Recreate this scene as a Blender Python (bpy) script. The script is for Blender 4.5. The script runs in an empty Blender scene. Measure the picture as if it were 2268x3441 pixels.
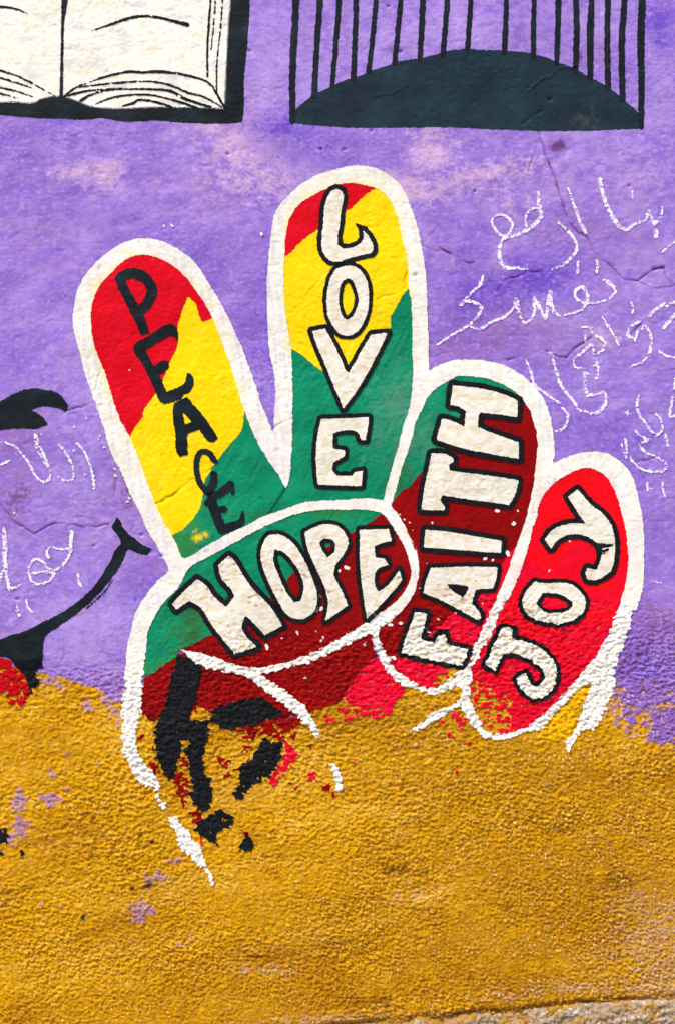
import bpy, math
import numpy as np
from mathutils import Vector

SC = bpy.context.scene
COL = SC.collection
S = 0.00065                 # metres per unit of the wall's survey grid (x right, y down)
CX, ZB = 1134.0, 3625.0     # grid x of the camera axis, grid y of the ground line
W, H = 2268.0, 3441.0
R = math.radians

# ------------------------------------------------------------------ camera, sky, sun, exposure
cam_d = bpy.data.cameras.new('camera'); cam = bpy.data.objects.new('camera', cam_d); COL.objects.link(cam)
DIST = 2.9
cam.location = (0.0, -DIST, (ZB - H / 2) * S); cam.rotation_euler = (R(90), 0, 0)
cam_d.sensor_fit = 'VERTICAL'; cam_d.sensor_height = 24.0
cam_d.lens = 24.0 * DIST / (H * S)
cam_d.clip_start = 0.05; cam_d.clip_end = 500
SC.camera = cam

SUN_V = Vector((-0.38, -0.34, 0.86)).normalized()
wd = bpy.data.worlds.new('World'); SC.world = wd; wd.use_nodes = True
nt = wd.node_tree; nt.nodes.clear()
sky = nt.nodes.new('ShaderNodeTexSky'); sky.sky_type = 'NISHITA'; sky.sun_disc = False
sky.sun_elevation = math.asin(SUN_V.z); sky.sun_rotation = math.atan2(SUN_V.x, SUN_V.y)
sky.air_density = 1.0; sky.dust_density = 4.0; sky.ozone_density = 1.0
bg = nt.nodes.new('ShaderNodeBackground'); bg.inputs['Strength'].default_value = 0.05
wo = nt.nodes.new('ShaderNodeOutputWorld')
nt.links.new(sky.outputs[0], bg.inputs[0]); nt.links.new(bg.outputs[0], wo.inputs[0])
sd = bpy.data.lights.new('sun', 'SUN'); sd.energy = 1.5; sd.angle = R(10); sd.color = (1.0, 0.965, 0.93)
sun = bpy.data.objects.new('sun', sd); COL.objects.link(sun)
sun.rotation_euler = SUN_V.to_track_quat('Z', 'Y').to_euler(); sun.location = (-2, -3, 6)
SC.view_settings.view_transform = 'Standard'; SC.view_settings.look = 'None'
SC.view_settings.exposure = 1.75; SC.view_settings.gamma = 1.0; SC.view_settings.use_curve_mapping = False

# ------------------------------------------------------------------ survey grid
def grow(start, end, first, ratio, cap):
    out, p, d = [], start, first
    sg = 1 if end > start else -1
    while (end - p) * sg > 0:
        d = min(d * ratio, cap); p += sg * d; out.append(p)
    return out
STEP = 3.3
def lines(a, b, lo, hi):
    core = list(np.arange(a, b + STEP, STEP))
    return np.array(sorted(grow(core[0], lo, STEP, 1.25, 120) + core + grow(core[-1], hi, STEP, 1.25, 120)))
GX = lines(-30, W + 30, -3600, W + 3600)
GY = lines(-30, H + 60, -1500, ZB + 40)
NX, NY = len(GX), len(GY)
X, Y = np.meshgrid(GX, GY)
cell = np.maximum(np.gradient(GX)[None, :], np.gradient(GY)[:, None])
FADE = np.clip(STEP * 2.2 / cell, 0, 1)

rng = np.random.RandomState(7)
PERM = rng.permutation(4096)
ANG = rng.rand(4096) * 2 * np.pi
GRX, GRY = np.cos(ANG), np.sin(ANG)
def perlin(x, y, seed=0):
    xi = np.floor(x).astype(np.int64); yi = np.floor(y).astype(np.int64)
    fx = x - xi; fy = y - yi
    u = fx * fx * fx * (fx * (fx * 6 - 15) + 10); v = fy * fy * fy * (fy * (fy * 6 - 15) + 10)
    def g(ix, iy, dx, dy):
        h = PERM[(PERM[(ix + seed * 131) & 4095] + iy) & 4095]
        return GRX[h] * dx + GRY[h] * dy
    a = g(xi, yi, fx, fy); b = g(xi + 1, yi, fx - 1, fy)
    c = g(xi, yi + 1, fx, fy - 1); d = g(xi + 1, yi + 1, fx - 1, fy - 1)
    return 1.5 * (a + (b - a) * u + (c - a) * v + (a - b - c + d) * u * v)
def noise(wx, wy, seed, rot=0.0, x=None, y=None):
    x = X if x is None else x; y = Y if y is None else y
    c, s = math.cos(rot), math.sin(rot)
    return perlin((x * c + y * s) / wx + 17.3, (-x * s + y * c) / wy + 9.1, seed)

def sstep(a, b, x):
    t = np.clip((x - a) / (b - a), 0, 1); return t * t * (3 - 2 * t)
def blob(cx, cy, rx, ry, rot=0.0):
    c, s = math.cos(R(rot)), math.sin(R(rot))
    dx, dy = X - cx, Y - cy
    return np.exp(-(((dx * c + dy * s) / rx) ** 2 + ((-dx * s + dy * c) / ry) ** 2))

# tiles of the survey: T(u,v) points of one sheet -> grid points
def T(x0, y0, size):
    k = size / 1568.0
    return lambda pts: [(x0 + p[0] * k, y0 + p[1] * k) for p in pts]
tA, tB, tC, tD = T(200, 750, 700), T(850, 500, 700), T(850, 1100, 700), T(300, 1350, 700)
tE, tF, tG, tH = T(1250, 1150, 700), T(1250, 1750, 700), T(1568, 1450, 700), T(1568, 2050, 700)
tI, tJ, tK, tL = T(1350, 2000, 700), T(550, 1650, 850), T(350, 2200, 800), T(1468, 550, 800)
tM, tN, tO, tP = T(1668, 1000, 600), T(0, 1200, 600), T(0, 1700, 600), T(0, 2100, 600)
tQ, tS, tS2, tS3 = T(1000, 2200, 600), T(0, 0, 760), T(760, 0, 760), T(1508, 0, 760)
tU1, tU2, tU3, tR = T(0, 2740, 760), T(760, 2740, 760), T(1508, 2740, 760), T(1668, 3100, 600)

# ------------------------------------------------------------------ signed distance shapes
def curve(pts, closed=True, sub=4, corner=52):
    P = np.array(pts, float); n = len(P)
    if n < 3: return P
    nxt = np.roll(P, -1, 0) - P; prv = P - np.roll(P, 1, 0)
    ln = np.hypot(*nxt.T) + 1e-9; lp = np.hypot(*prv.T) + 1e-9
    cosang = (nxt * prv).sum(1) / (ln * lp)
    sharp = cosang < math.cos(R(corner))
    out = []
    for i in range(n if closed else n - 1):
        j = (i + 1) % n
        d = P[j] - P[i]; L = np.hypot(*d)
        def tan(k, fallback):
            if sharp[k] or (not closed and k in (0, n - 1)): return fallback
            t = nxt[k] / ln[k] + prv[k] / lp[k]; return t / (np.hypot(*t) + 1e-9) * L
        t0, t1 = tan(i, d), tan(j, d)
        for q in range(sub):
            t = q / sub; t2, t3 = t * t, t * t * t
            out.append((2*t3 - 3*t2 + 1) * P[i] + (t3 - 2*t2 + t) * t0 + (-2*t3 + 3*t2) * P[j] + (t3 - t2) * t1)
    if not closed: out.append(P[-1])
    return np.array(out)

class Fld:                                   # a window of the grid with a signed field (negative = painted)
    def __init__(s, i0, i1, j0, j1, f): s.i0, s.i1, s.j0, s.j1, s.f = i0, i1, j0, j1, f
    @property
    def sl(s): return (slice(s.i0, s.i1), slice(s.j0, s.j1))
    def copy(s, f=None): return Fld(s.i0, s.i1, s.j0, s.j1, s.f.copy() if f is None else f)
    def off(s, d): return s.copy(s.f + d)
    def full(s):
        g = np.full((NY, NX), 60.0); g[s.sl] = s.f; return g
def win(x0, x1, y0, y1, pad=40):
    j0 = max(0, np.searchsorted(GX, x0 - pad) - 1); j1 = min(NX, np.searchsorted(GX, x1 + pad) + 1)
    i0 = max(0, np.searchsorted(GY, y0 - pad) - 1); i1 = min(NY, np.searchsorted(GY, y1 + pad) + 1)
    return i0, i1, j0, j1
FAR = 40.0
def seg_min(D, i0, j0, xs, ys, a, b, ra=0.0, rb=0.0):
    m = FAR + max(ra, rb)
    q0 = np.searchsorted(xs, min(a[0], b[0]) - m); q1 = np.searchsorted(xs, max(a[0], b[0]) + m)
    p0 = np.searchsorted(ys, min(a[1], b[1]) - m); p1 = np.searchsorted(ys, max(a[1], b[1]) + m)
    if q1 <= q0 or p1 <= p0: return
    xx = xs[None, q0:q1] - a[0]; yy = ys[p0:p1, None] - a[1]
    dx, dy = b[0] - a[0], b[1] - a[1]; L2 = dx * dx + dy * dy + 1e-12
    t = np.clip((xx * dx + yy * dy) / L2, 0, 1)
    d = np.hypot(xx - t * dx, yy - t * dy) - (ra + (rb - ra) * t)
    np.minimum(D[p0:p1, q0:q1], d, out=D[p0:p1, q0:q1])
def poly(pts, smooth=True, corner=52):
    P = curve(pts, True, corner=corner) if smooth else np.array(pts, float)
    i0, i1, j0, j1 = win(P[:, 0].min(), P[:, 0].max(), P[:, 1].min(), P[:, 1].max())
    xs, ys = GX[j0:j1], GY[i0:i1]
    D = np.full((i1 - i0, j1 - j0), FAR); cnt = np.zeros((i1 - i0, j1 - j0 + 1), np.int32)
    n = len(P)
    for k in range(n):
        a, b = P[k], P[(k + 1) % n]
        seg_min(D, i0, j0, xs, ys, a, b)
        lo, hi = (a, b) if a[1] <= b[1] else (b, a)
        r0, r1 = np.searchsorted(ys, lo[1]), np.searchsorted(ys, hi[1])
        if r1 > r0:
            yy = ys[r0:r1]; xc = lo[0] + (yy - lo[1]) * (hi[0] - lo[0]) / (hi[1] - lo[1])
            np.add.at(cnt, (np.arange(r0, r1), np.searchsorted(xs, xc)), 1)
    ins = (np.cumsum(cnt, 1)[:, :-1] % 2) == 1
    return Fld(i0, i1, j0, j1, np.where(ins, -D, D))
def stroke(pts, w, sub=4, corner=75):        # w: width, or list of widths along the points
    n0 = len(pts)
    P = curve(pts, False, sub=sub, corner=corner)
    ws = np.interp(np.linspace(0, 1, len(P)), np.linspace(0, 1, len(w)), w) if hasattr(w, '__len__') else np.full(len(P), float(w))
    m = ws.max() / 2
    i0, i1, j0, j1 = win(P[:, 0].min() - m, P[:, 0].max() + m, P[:, 1].min() - m, P[:, 1].max() + m)
    D = np.full((i1 - i0, j1 - j0), FAR)
    for k in range(len(P) - 1):
        seg_min(D, i0, j0, GX[j0:j1], GY[i0:i1], P[k], P[k + 1], ws[k] / 2, ws[k + 1] / 2)
    return Fld(i0, i1, j0, j1, D)
def union(*fs):
    i0 = min(f.i0 for f in fs); i1 = max(f.i1 for f in fs); j0 = min(f.j0 for f in fs); j1 = max(f.j1 for f in fs)
    g = np.full((i1 - i0, j1 - j0), 60.0)
    for f in fs:
        v = g[f.i0 - i0:f.i1 - i0, f.j0 - j0:f.j1 - j0]; np.minimum(v, f.f, out=v)
    return Fld(i0, i1, j0, j1, g)
def on(f, base):                             # field f seen in base's window
    g = np.full(base.f.shape, 60.0)
    a0, a1, b0, b1 = max(f.i0, base.i0), min(f.i1, base.i1), max(f.j0, base.j0), min(f.j1, base.j1)
    if a1 > a0 and b1 > b0:
        g[a0 - base.i0:a1 - base.i0, b0 - base.j0:b1 - base.j0] = f.f[a0 - f.i0:a1 - f.i0, b0 - f.j0:b1 - f.j0]
    return g
def minus(f, *hs):
    g = f.f
    for h in hs: g = np.maximum(g, -on(h, f))
    return f.copy(g)
def inter(f, h): return f.copy(np.maximum(f.f, on(h, f)))

# ------------------------------------------------------------------ relief of the plaster
def line_y(pts, x): return np.interp(x, [p[0] for p in pts], [p[1] for p in pts])
ROUGH_LINE = [(-3600, 2240), (0, 2225), (300, 2225), (500, 2190), (800, 2120), (1150, 2080), (1500, 2000), (2000, 1990), (2268, 2040), (5900, 2100)]
OCHRE_LINE = [(-3600, 2250), (0, 2250), (110, 2254), (200, 2272), (285, 2304), (345, 2325), (380, 2352), (420, 2375), (520, 2350), (600, 2335), (760, 2395),
              (960, 2420), (1100, 2360), (1330, 2300), (1450, 2255), (1560, 2240), (1700, 2290), (1900, 2300), (2060, 2280), (2150, 2325), (2268, 2345), (2600, 2400), (5900, 2400)]
yr = line_y(ROUGH_LINE, X) + 25 * noise(130, 60, 3)
ROUGH = sstep(-60, 120, Y - yr)
lump = noise(27, 16, 11, R(-13)); lump2 = noise(14, 9.5, 12, R(-9)); grain = noise(8, 7, 13)
sharp = 1 - 2 * np.abs(noise(60, 24, 14, R(-12)))
speck = rng.uniform(-1, 1, (NY, NX))
dens = 0.8 + 0.45 * noise(380, 240, 18) + 0.25 * noise(120, 80, 19)
fin = sstep(2500, 3100, Y + .25 * (X - 1100))
stucco = (2.7 - 1.7 * fin) * lump + (3.8 - .6 * fin) * lump2 + (2.3 + 1.3 * fin) * grain + 0.5 * sharp + (0.35 + .6 * fin) * speck
STU_N = (lump * 1.0 + lump2 * 0.9 + grain * 0.6 + 0.12 * speck) / 0.58
trowel = 0.55 * noise(60, 30, 21, R(-12)) + 0.8 * noise(17, 13, 22, R(-8)) + 0.8 * grain + 0.16 * speck
dimple = -1.3 * np.clip(noise(30, 26, 23) - 0.45, 0, 1) * 3.0
wave = 5 * noise(420, 340, 24) + 1.8 * noise(150, 110, 25)
RELIEF = wave + FADE * (0.85 * (1 - ROUGH) * (trowel * (0.75 + 0.5 * noise(300, 200, 26)) + dimple) + ROUGH * stucco * dens)

FOOT = [(-3700, 3600), (-800, 3570), (0, 3520), (900, 3468), (1250, 3440), (1508, 3414), (1640, 3404), (1720, 3396), (1800, 3388), (1900, 3376), (2000, 3368), (2120, 3362), (2268, 3352), (3000, 3330), (6000, 3250)]
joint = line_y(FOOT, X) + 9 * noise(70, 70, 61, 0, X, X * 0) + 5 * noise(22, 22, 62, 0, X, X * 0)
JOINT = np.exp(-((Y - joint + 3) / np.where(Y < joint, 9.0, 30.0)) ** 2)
RELIEF -= 12 * JOINT * np.clip(.45 + 1.1 * noise(110, 40, 29), .05, 1.1) * np.clip(FADE * 2, 0, 1)
CRACKS = [  # (points, depth, width)
    (tL([(740,0),(770,80),(800,170),(840,290),(860,370),(910,430),(1000,500),(1040,590),(1140,670),(1230,760),(1320,770),(1430,690),(1490,680)]), 6, 4),
    (tL([(1320,770),(1430,820),(1568,800)]), 4, 3.5),
    (tL([(400,840),(440,780),(480,750),(540,740),(590,705),(700,712)]), 7, 4.5),
    (tL([(10,550),(90,590),(180,645),(240,650)]), 5, 4),
    (tL([(1430,690),(1490,680),(1520,760),(1568,800)]), 4, 3.5),
    (tS3([(620,910),(690,1120),(740,1250),(800,1440)]), 5, 3.5), (tS3([(610,1010),(550,1190)]), 4, 3.5),
    (tB([(1160,800),(1180,860),(1160,930),(1140,1010),(1150,1035),(1080,1095),(970,1110),(930,1140)]), 4, 4),
    (tB([(1275,725),(1310,745),(1380,770),(1450,770),(1568,850)]), 5, 4), (tB([(1280,720),(1330,650),(1370,600)]), 4, 3.5),
    (tB([(590,900),(520,960),(400,1110)]), 2.5, 3.5), (tB([(500,1120),(640,1010)]), 2, 3.5),
    (tM([(610,530),(680,450),(760,400),(830,350)]), 7, 5), (tM([(510,510),(610,525)]), 5, 4), (tM([(435,468),(510,515)]), 4, 4),
    (tM([(1110,355),(1200,300),(1300,200),(1390,225)]), 6, 4.5), (tM([(1420,645),(1560,630)]), 5, 4), (tM([(90,550),(160,530)]), 5, 4),
    (tM([(1220,1450),(1320,1430),(1410,1400)]), 4, 4), (tM([(1340,1020),(1420,1010)]), 4, 3.5),
    (tN([(520,650),(520,530),(590,470),(680,440),(800,400)]), 5, 4), (tN([(820,350),(850,270),(860,220),(890,100)]), 4, 4),
    (tN([(975,1250),(1010,1170),(1005,990)]), 5, 5), (tN([(1420,1280),(1500,1230),(1568,1190)]), 4, 4),
    (tO([(0,-20),(60,60),(110,120),(300,250),(420,180),(520,155),(700,180),(850,185),(960,165)]), 5, 4.5),
    (tO([(640,100),(700,95),(840,120)]), 3, 4), (tO([(1000,220),(1150,225),(1180,170)]), 3, 4),
    (tD([(500,770),(560,740),(690,650),(850,540),(940,490)]), 5, 4), (tD([(1390,205),(1440,165),(1530,130)]), 5, 4),
    (tJ([(1000,1075),(1120,1030),(1200,1060),(1280,1075),(1340,1060)]), 3, 4), (tJ([(930,1060),(830,1090),(700,1085)]), 3, 4),
    (tS3([(510,660),(620,570),(720,510),(750,480),(840,460),(900,450)]), -4, 4.5), (tS3([(510,860),(580,800),(640,770)]), 5, 5),
    (tS3([(960,860),(1000,800),(1020,700)]), -3, 4), (tS2([(1000,670),(1150,650),(1250,590)]), -3, 4),
    (tU3([(20,1380),(300,1340),(640,1330),(1000,1310),(1250,1270),(1568,1240)]), 4, 6),
    (tU3([(1090,470),(1130,425),(1250,445),(1270,510)]), 6, 7), (tU2([(150,985),(280,980)]), 6, 6), (tU2([(1290,420),(1390,410)]), 5, 8),
    (tE([(480,110),(530,80),(600,75)]), 3, 4), (tG([(1115,360),(1190,290),(1215,270)]), 4, 4),
]
CRK = np.zeros((NY, NX))
for pts, dep, wid in CRACKS:
    P = np.array(pts)
    Pj = [P[0]]
    for a, b in zip(P[:-1], P[1:]):
        n = max(1, int(np.hypot(*(b - a)) / 14))
        for q in range(1, n + 1):
            Pj.append(a + (b - a) * q / n + (rng.randn(2) * 2.6 if q < n else 0))
    st = stroke(Pj, 0.01, sub=1)
    e = np.exp(-(np.maximum(st.f, 0) / (wid * 0.72)) ** 2) * np.clip(.75 + .8 * noise(60, 60, 28)[st.sl], .1, 1)
    RELIEF[st.sl] -= dep * 0.62 * e
    if dep > 0: CRK[st.sl] = np.maximum(CRK[st.sl], e * min(1, dep / 6))
PITS = tS2([(1125,40),(1210,355),(165,352),(1005,905),(660,1035),(820,1035),(15,1065)]) + tB([(1225,950)]) + tS3([(700,685),(180,1325),(1245,1290)]) \
     + tU1([(980,140),(1055,190),(585,705),(65,540),(920,510),(160,300)]) + tU2([(485,965),(665,145),(230,55),(1160,385)]) + tO([(1245,255),(825,350),(160,820),(1425,440)]) + tL([(1490,685),(1435,695)])
for (px, py) in PITS:
    RELIEF -= 6 * np.exp(-((X - px) ** 2 * .6 + (Y - py) ** 2) / 5.0 ** 2)

RELF = RELIEF
ROOT_Z = ZB
def to_world(px, py, h, off):
    return np.stack([(px - CX) * S, -(h + off) * S, (ZB - py) * S], -1)

# ------------------------------------------------------------------ cutting a field out of the wall surface
def cut(F):
    f = F.f; n_i, n_j = f.shape
    f = np.where(np.abs(f) < 0.02, 0.02, f)
    ids = np.arange(n_i * n_j).reshape(n_i, n_j)
    neg = f < 0
    anyc = neg[:-1, :-1] | neg[1:, :-1] | neg[:-1, 1:] | neg[1:, 1:]
    ci, cj = np.nonzero(anyc)
    v00, v01, v10, v11 = ids[ci, cj], ids[ci, cj + 1], ids[ci + 1, cj], ids[ci + 1, cj + 1]
    tri = np.concatenate([np.stack([v00, v10, v11], 1), np.stack([v00, v11, v01], 1)])
    fl = f.ravel(); N = n_i * n_j
    s = fl[tri] < 0; c = s.sum(1)
    outs = []
    t = tri[c == 3]; outs.append(t.astype(np.int64) * N + t)
    def ek(a, b): return np.minimum(a, b).astype(np.int64) * N + np.maximum(a, b)
    def rot(t, k): return np.take_along_axis(t, (k[:, None] + np.arange(3)) % 3, 1)
    t = tri[c == 1]; t = rot(t, np.argmax(s[c == 1], 1))
    a, b, d = t.T; outs.append(np.stack([a.astype(np.int64) * N + a, ek(a, b), ek(a, d)], 1))
    t = tri[c == 2]; t = rot(t, np.argmin(s[c == 2], 1))
    a, b, d = t.T; kb, kd = b.astype(np.int64) * N + b, d.astype(np.int64) * N + d
    outs.append(np.stack([ek(a, b), kb, kd], 1)); outs.append(np.stack([ek(a, b), kd, ek(a, d)], 1))
    keys = np.concatenate(outs)
    if len(keys) == 0: return None
    uk, inv = np.unique(keys.ravel(), return_inverse=True)
    a, b = uk // N, uk % N
    fa, fb = fl[a], fl[b]
    w = np.where(a == b, 0.0, fa / np.where(a == b, 1.0, fa - fb))
    def lerp(arr):
        z = arr[F.sl]; z = z.reshape(N, -1) if z.ndim == 3 else z.ravel()
        return z[a] + (z[b] - z[a]) * (w[:, None] if z.ndim == 2 else w)
    return lerp, inv.reshape(-1, 3)

def link(o, parent=None):
    COL.objects.link(o)
    if parent is not None: o.parent = parent
    return o
def make_mesh(name, V, F, mats, cols=None, midx=None):
    me = bpy.data.meshes.new(name)
    me.vertices.add(len(V)); me.vertices.foreach_set('co', np.ascontiguousarray(V, np.float32).ravel())
    me.loops.add(F.size); me.loops.foreach_set('vertex_index', np.ascontiguousarray(F, np.int32).ravel())
    me.polygons.add(len(F)); me.polygons.foreach_set('loop_start', np.arange(0, F.size, F.shape[1], dtype=np.int32))
    for m in mats: me.materials.append(m)
    if midx is not None: me.polygons.foreach_set('material_index', np.ascontiguousarray(midx, np.int32))
    me.update(calc_edges=True); me.shade_smooth()
    if cols is not None:
        at = me.color_attributes.new('pigment', 'FLOAT_COLOR', 'POINT')
        c4 = np.ones((len(V), 4), np.float32); c4[:, :3] = cols
        at.data.foreach_set('color', c4.ravel())
    return me
LAYER = 0.5                                 # thickness of one coat of paint
TRIS = [0]
def paint(name, layers, parent=None, label=None, cat=None, group=None, kind=None, props=True):
    """layers: [(Fld, coat number, material, pigment array or None)] joined into ONE mesh object"""
    Vs, Fs, Cs, Ms, mats, n = [], [], [], [], [], 0
    for F, coat, mat, pig in layers:
        r = cut(F)
        if r is None: continue
        lerp, tri = r
        V = to_world(lerp(X), lerp(Y), lerp(RELF), coat * LAYER)
        Vs.append(V); Fs.append(tri + n); n += len(V)
        Cs.append(lerp(pig) if pig is not None else np.ones((len(V), 3)))
        if mat not in mats: mats.append(mat)
        Ms.append(np.full(len(tri), mats.index(mat)))
    V = np.concatenate(Vs); F = np.concatenate(Fs)
    org = np.array([0, 0, 0.0])
    if parent is None:                      # own origin at the foot of the painting
        org = np.array([(V[:, 0].min() + V[:, 0].max()) / 2, V[:, 1].mean(), V[:, 2].min()])
    else:
        p = parent
        while p is not None: org = org + np.array(p.location); p = p.parent
    me = make_mesh(name, V - org, F, mats, np.concatenate(Cs), np.concatenate(Ms))
    TRIS[0] += len(F)
    o = link(bpy.data.objects.new(name, me), parent)
    if parent is None: o.location = org
    tag(o, label, cat, group, kind)
    return o
def tag(o, label=None, cat=None, group=None, kind=None):
    if label: o['label'] = label
    if cat: o['category'] = cat
    if group: o['group'] = group
    if kind: o['kind'] = kind
def thing(name, px, py, label, cat, group=None):
    o = link(bpy.data.objects.new(name, None)); o.location = ((px - CX) * S, 0, (ZB - py) * S); o.empty_display_size = 0.05
    tag(o, label, cat, group); return o

# ------------------------------------------------------------------ pigments and materials
def lin(r, g, b): return np.array([(c / 255 / 12.92 if c / 255 <= 0.04045 else ((c / 255 + 0.055) / 1.055) ** 2.4) for c in (r, g, b)])
def mix(base, col, m): return base + (np.asarray(col) - base) * np.asarray(m)[..., None]
def flat(col): return np.broadcast_to(np.asarray(col, float), (NY, NX, 3)).copy()
K = 0.9
C_VIOLET = lin(146, 114, 206) * K; C_DEEP = lin(110, 76, 196) * K; C_LAV = lin(176, 148, 222) * K; C_PINK = lin(216, 178, 212) * K
C_MAUVE = lin(150, 108, 176) * K; C_PLUM = lin(98, 44, 110) * K
C_OCHRE = lin(208, 151, 8) * K; C_BROWN = lin(150, 88, 8) * K; C_SAND = lin(238, 186, 66) * K; C_PALE = lin(206, 172, 134) * K; C_OLIVE = lin(172, 120, 8) * K
C_WHITE = lin(253, 250, 242) * 0.83; C_CREAM = lin(246, 238, 218) * 0.80; C_CHALK = lin(255, 255, 255) * 0.9
C_BLACK = lin(16, 24, 30); C_SLATE = lin(29, 42, 50); C_INK = lin(16, 17, 22)
C_RED = lin(216, 0, 22) * K; C_DRED = lin(146, 2, 4) * K; C_CRIM = lin(228, 4, 44) * K; C_BRED = lin(244, 4, 22) * K
C_YEL = lin(254, 216, 2) * 0.93; C_GREEN = lin(8, 140, 100) * 0.9; C_GYEL = lin(244, 180, 4) * K

def material(name, rough=0.75, spec=0.12, grain_s=900.0, var=0.10, bump=0.25):
    m = bpy.data.materials.new(name); m.use_nodes = True; n = m.node_tree.nodes; l = m.node_tree.links
    b = n['Principled BSDF']; b.inputs['Roughness'].default_value = rough; b.inputs['Specular IOR Level'].default_value = spec
    at = n.new('ShaderNodeVertexColor'); at.layer_name = 'pigment'
    geo = n.new('ShaderNodeNewGeometry')
    nz = n.new('ShaderNodeTexNoise'); nz.inputs['Scale'].default_value = grain_s; nz.inputs['Detail'].default_value = 2.0
    l.new(geo.outputs['Position'], nz.inputs['Vector'])
    nb = n.new('ShaderNodeTexNoise'); nb.inputs['Scale'].default_value = 34.0; nb.inputs['Detail'].default_value = 5.0
    l.new(geo.outputs['Position'], nb.inputs['Vector'])
    mr = n.new('ShaderNodeMapRange'); mr.inputs['To Min'].default_value = 1 - var; mr.inputs['To Max'].default_value = 1 + var
    mr.inputs['From Min'].default_value = 0.3; mr.inputs['From Max'].default_value = 0.7
    l.new(nb.outputs['Fac'], mr.inputs['Value'])
    mx = n.new('ShaderNodeMix'); mx.data_type = 'RGBA'; mx.blend_type = 'MULTIPLY'; mx.inputs['Factor'].default_value = 1.0
    l.new(at.outputs['Color'], mx.inputs['A']); l.new(mr.outputs['Result'], mx.inputs['B'])
    l.new(mx.outputs['Result'], b.inputs['Base Color'])
    bp = n.new('ShaderNodeBump'); bp.inputs['Strength'].default_value = bump; bp.inputs['Distance'].default_value = 0.0012
    l.new(nz.outputs['Fac'], bp.inputs['Height']); l.new(bp.outputs['Normal'], b.inputs['Normal'])
    return m
M_WALL = material('limewash on plaster', 0.9, 0.08)
M_STUC = material('painted rough stucco', 0.9, 0.08)
M_GLOSS = material('enamel wall paint', 0.7, 0.08, var=0.05)
M_WHITE = material('white wall paint', 0.8, 0.1, var=0.04)
M_BLACK = material('black wall paint', 0.7, 0.12, var=0.18)
M_CHALK = material('chalk', 0.95, 0.1, var=0.03)
M_CONC = material('weathered concrete', 0.9, 0.1)

n_big, n_mid, n_sm, n_fine = noise(260, 200, 31), noise(95, 70, 32), noise(34, 26, 33), noise(11, 9, 34)
streak = noise(130, 40, 35, R(-18))
# violet coat
vi = flat(C_VIOLET)
vi = mix(vi, C_LAV, np.clip(0.22 + 0.5 * n_big + 0.45 * n_mid + 0.3 * streak + .2 * n_sm, 0, 0.85))
vi = mix(vi, lin(180, 142, 206) * K, np.clip(-.05 + .6 * noise(330, 260, 39) + .35 * n_sm + .2 * streak, 0, .6))
vi = mix(vi, C_DEEP, np.clip(-0.15 + 0.55 * noise(210, 160, 36) + 0.3 * n_mid - 0.2 * streak, 0, 0.6))
def patch(pts, amt=1.0):
    g = np.zeros((NY, NX))
    for p in pts: g = np.maximum(g, (p[4] if len(p) > 4 else 1.0) * blob(p[0], p[1], p[2] * 1.25, p[3] * 1.25, p[5] if len(p) > 5 else 0))
    return np.clip(g * (1.0 + 0.5 * n_mid) + 0.45 * (n_sm + n_fine) * (g > 0.05), 0, 1) * amt
vi = mix(vi, C_LAV, patch([(280, 2140, 150, 100, 1.0), (1350, 120, 560, 170, .55), (1100, 300, 180, 120, .4), (2150, 330, 150, 160, .5), (120, 1420, 220, 60, .3), (900, 200, 70, 300, 1.0), (330, 1500, 150, 200, .35), (1900, 560, 260, 150, .3), (200, 1850, 160, 120, .5), (2010, 800, 200, 140, .3)], .9))
vi = mix(vi, C_PINK, patch([(250, 575, 75, 26, .75), (345, 575, 40, 48, .9), (300, 540, 40, 20, .4), (790, 475, 75, 90, .8, 20), (720, 420, 70, 40, .7), (880, 590, 120, 50, .7), (830, 520, 90, 40, .8), (1440, 520, 55, 70, .8), (1400, 630, 70, 40, .9), (1560, 600, 170, 26, .85, -12), (1690, 570, 80, 22, .5, -10), (1650, 690, 90, 40, .3), (1680, 870, 70, 60, .4), (2010, 1140, 60, 30, .5), (700, 430, 40, 30, .7), (180, 500, 30, 14, .4), (130, 490, 10, 16, .5)], .85))
vi = mix(vi, C_DEEP, patch([(950, 420, 90, 40, .8), (1050, 470, 140, 60, .5), (1800, 930, 100, 55, 1.1), (1650, 980, 100, 70, 1.0), (1570, 1060, 70, 60, .8), (1530, 1130, 80, 50, .6), (1740, 870, 60, 26, .8), (1600, 850, 60, 100, .5), (2210, 60, 50, 60, .9), (2230, 130, 40, 40, .8), (2100, 240, 60, 60, .4), (2100, 1480, 120, 60, .4), (520, 2020, 60, 90, .6), (2130, 2200, 60, 90, .8), (900, 1150, 60, 200, .4), (640, 900, 130, 90, .3), (180, 480, 160, 50, .35)], .95))
vi = mix(vi, C_MAUVE, patch([(1700, 1120, 150, 60, .8), (1520, 1190, 120, 70, .7), (1960, 780, 120, 60, .5), (60, 1470, 70, 60, .8), (60, 1640, 60, 90, .7), (430, 1560, 60, 120, .5), (2030, 190, 40, 40, .5), (2180, 2050, 120, 60, .5), (2230, 2100, 90, 70, .6), (560, 1880, 160, 40, .4)], .85))
vi = mix(vi, C_LAV * 1.12, np.clip(1.3 * (noise(18, 11, 37) - 0.3), 0, 0.5))
vi = mix(vi, C_MAUVE * .9, np.clip(1.3 * (noise(22, 10, 48, R(-12)) - 0.35), 0, 0.45))
vi = mix(vi, mix(flat(C_MAUVE), C_PLUM, .3), np.clip(ROUGH * (.38 + .75 * noise(20, 11, 38) + .3 * n_mid), 0, .75))
vi = mix(vi, lin(104, 62, 96), np.clip(ROUGH * 2.2 * (noise(15, 8, 30, R(-10)) + .35 * n_mid - .28), 0, .75))
vi = mix(vi, C_PLUM, CRK * 0.85)
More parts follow.
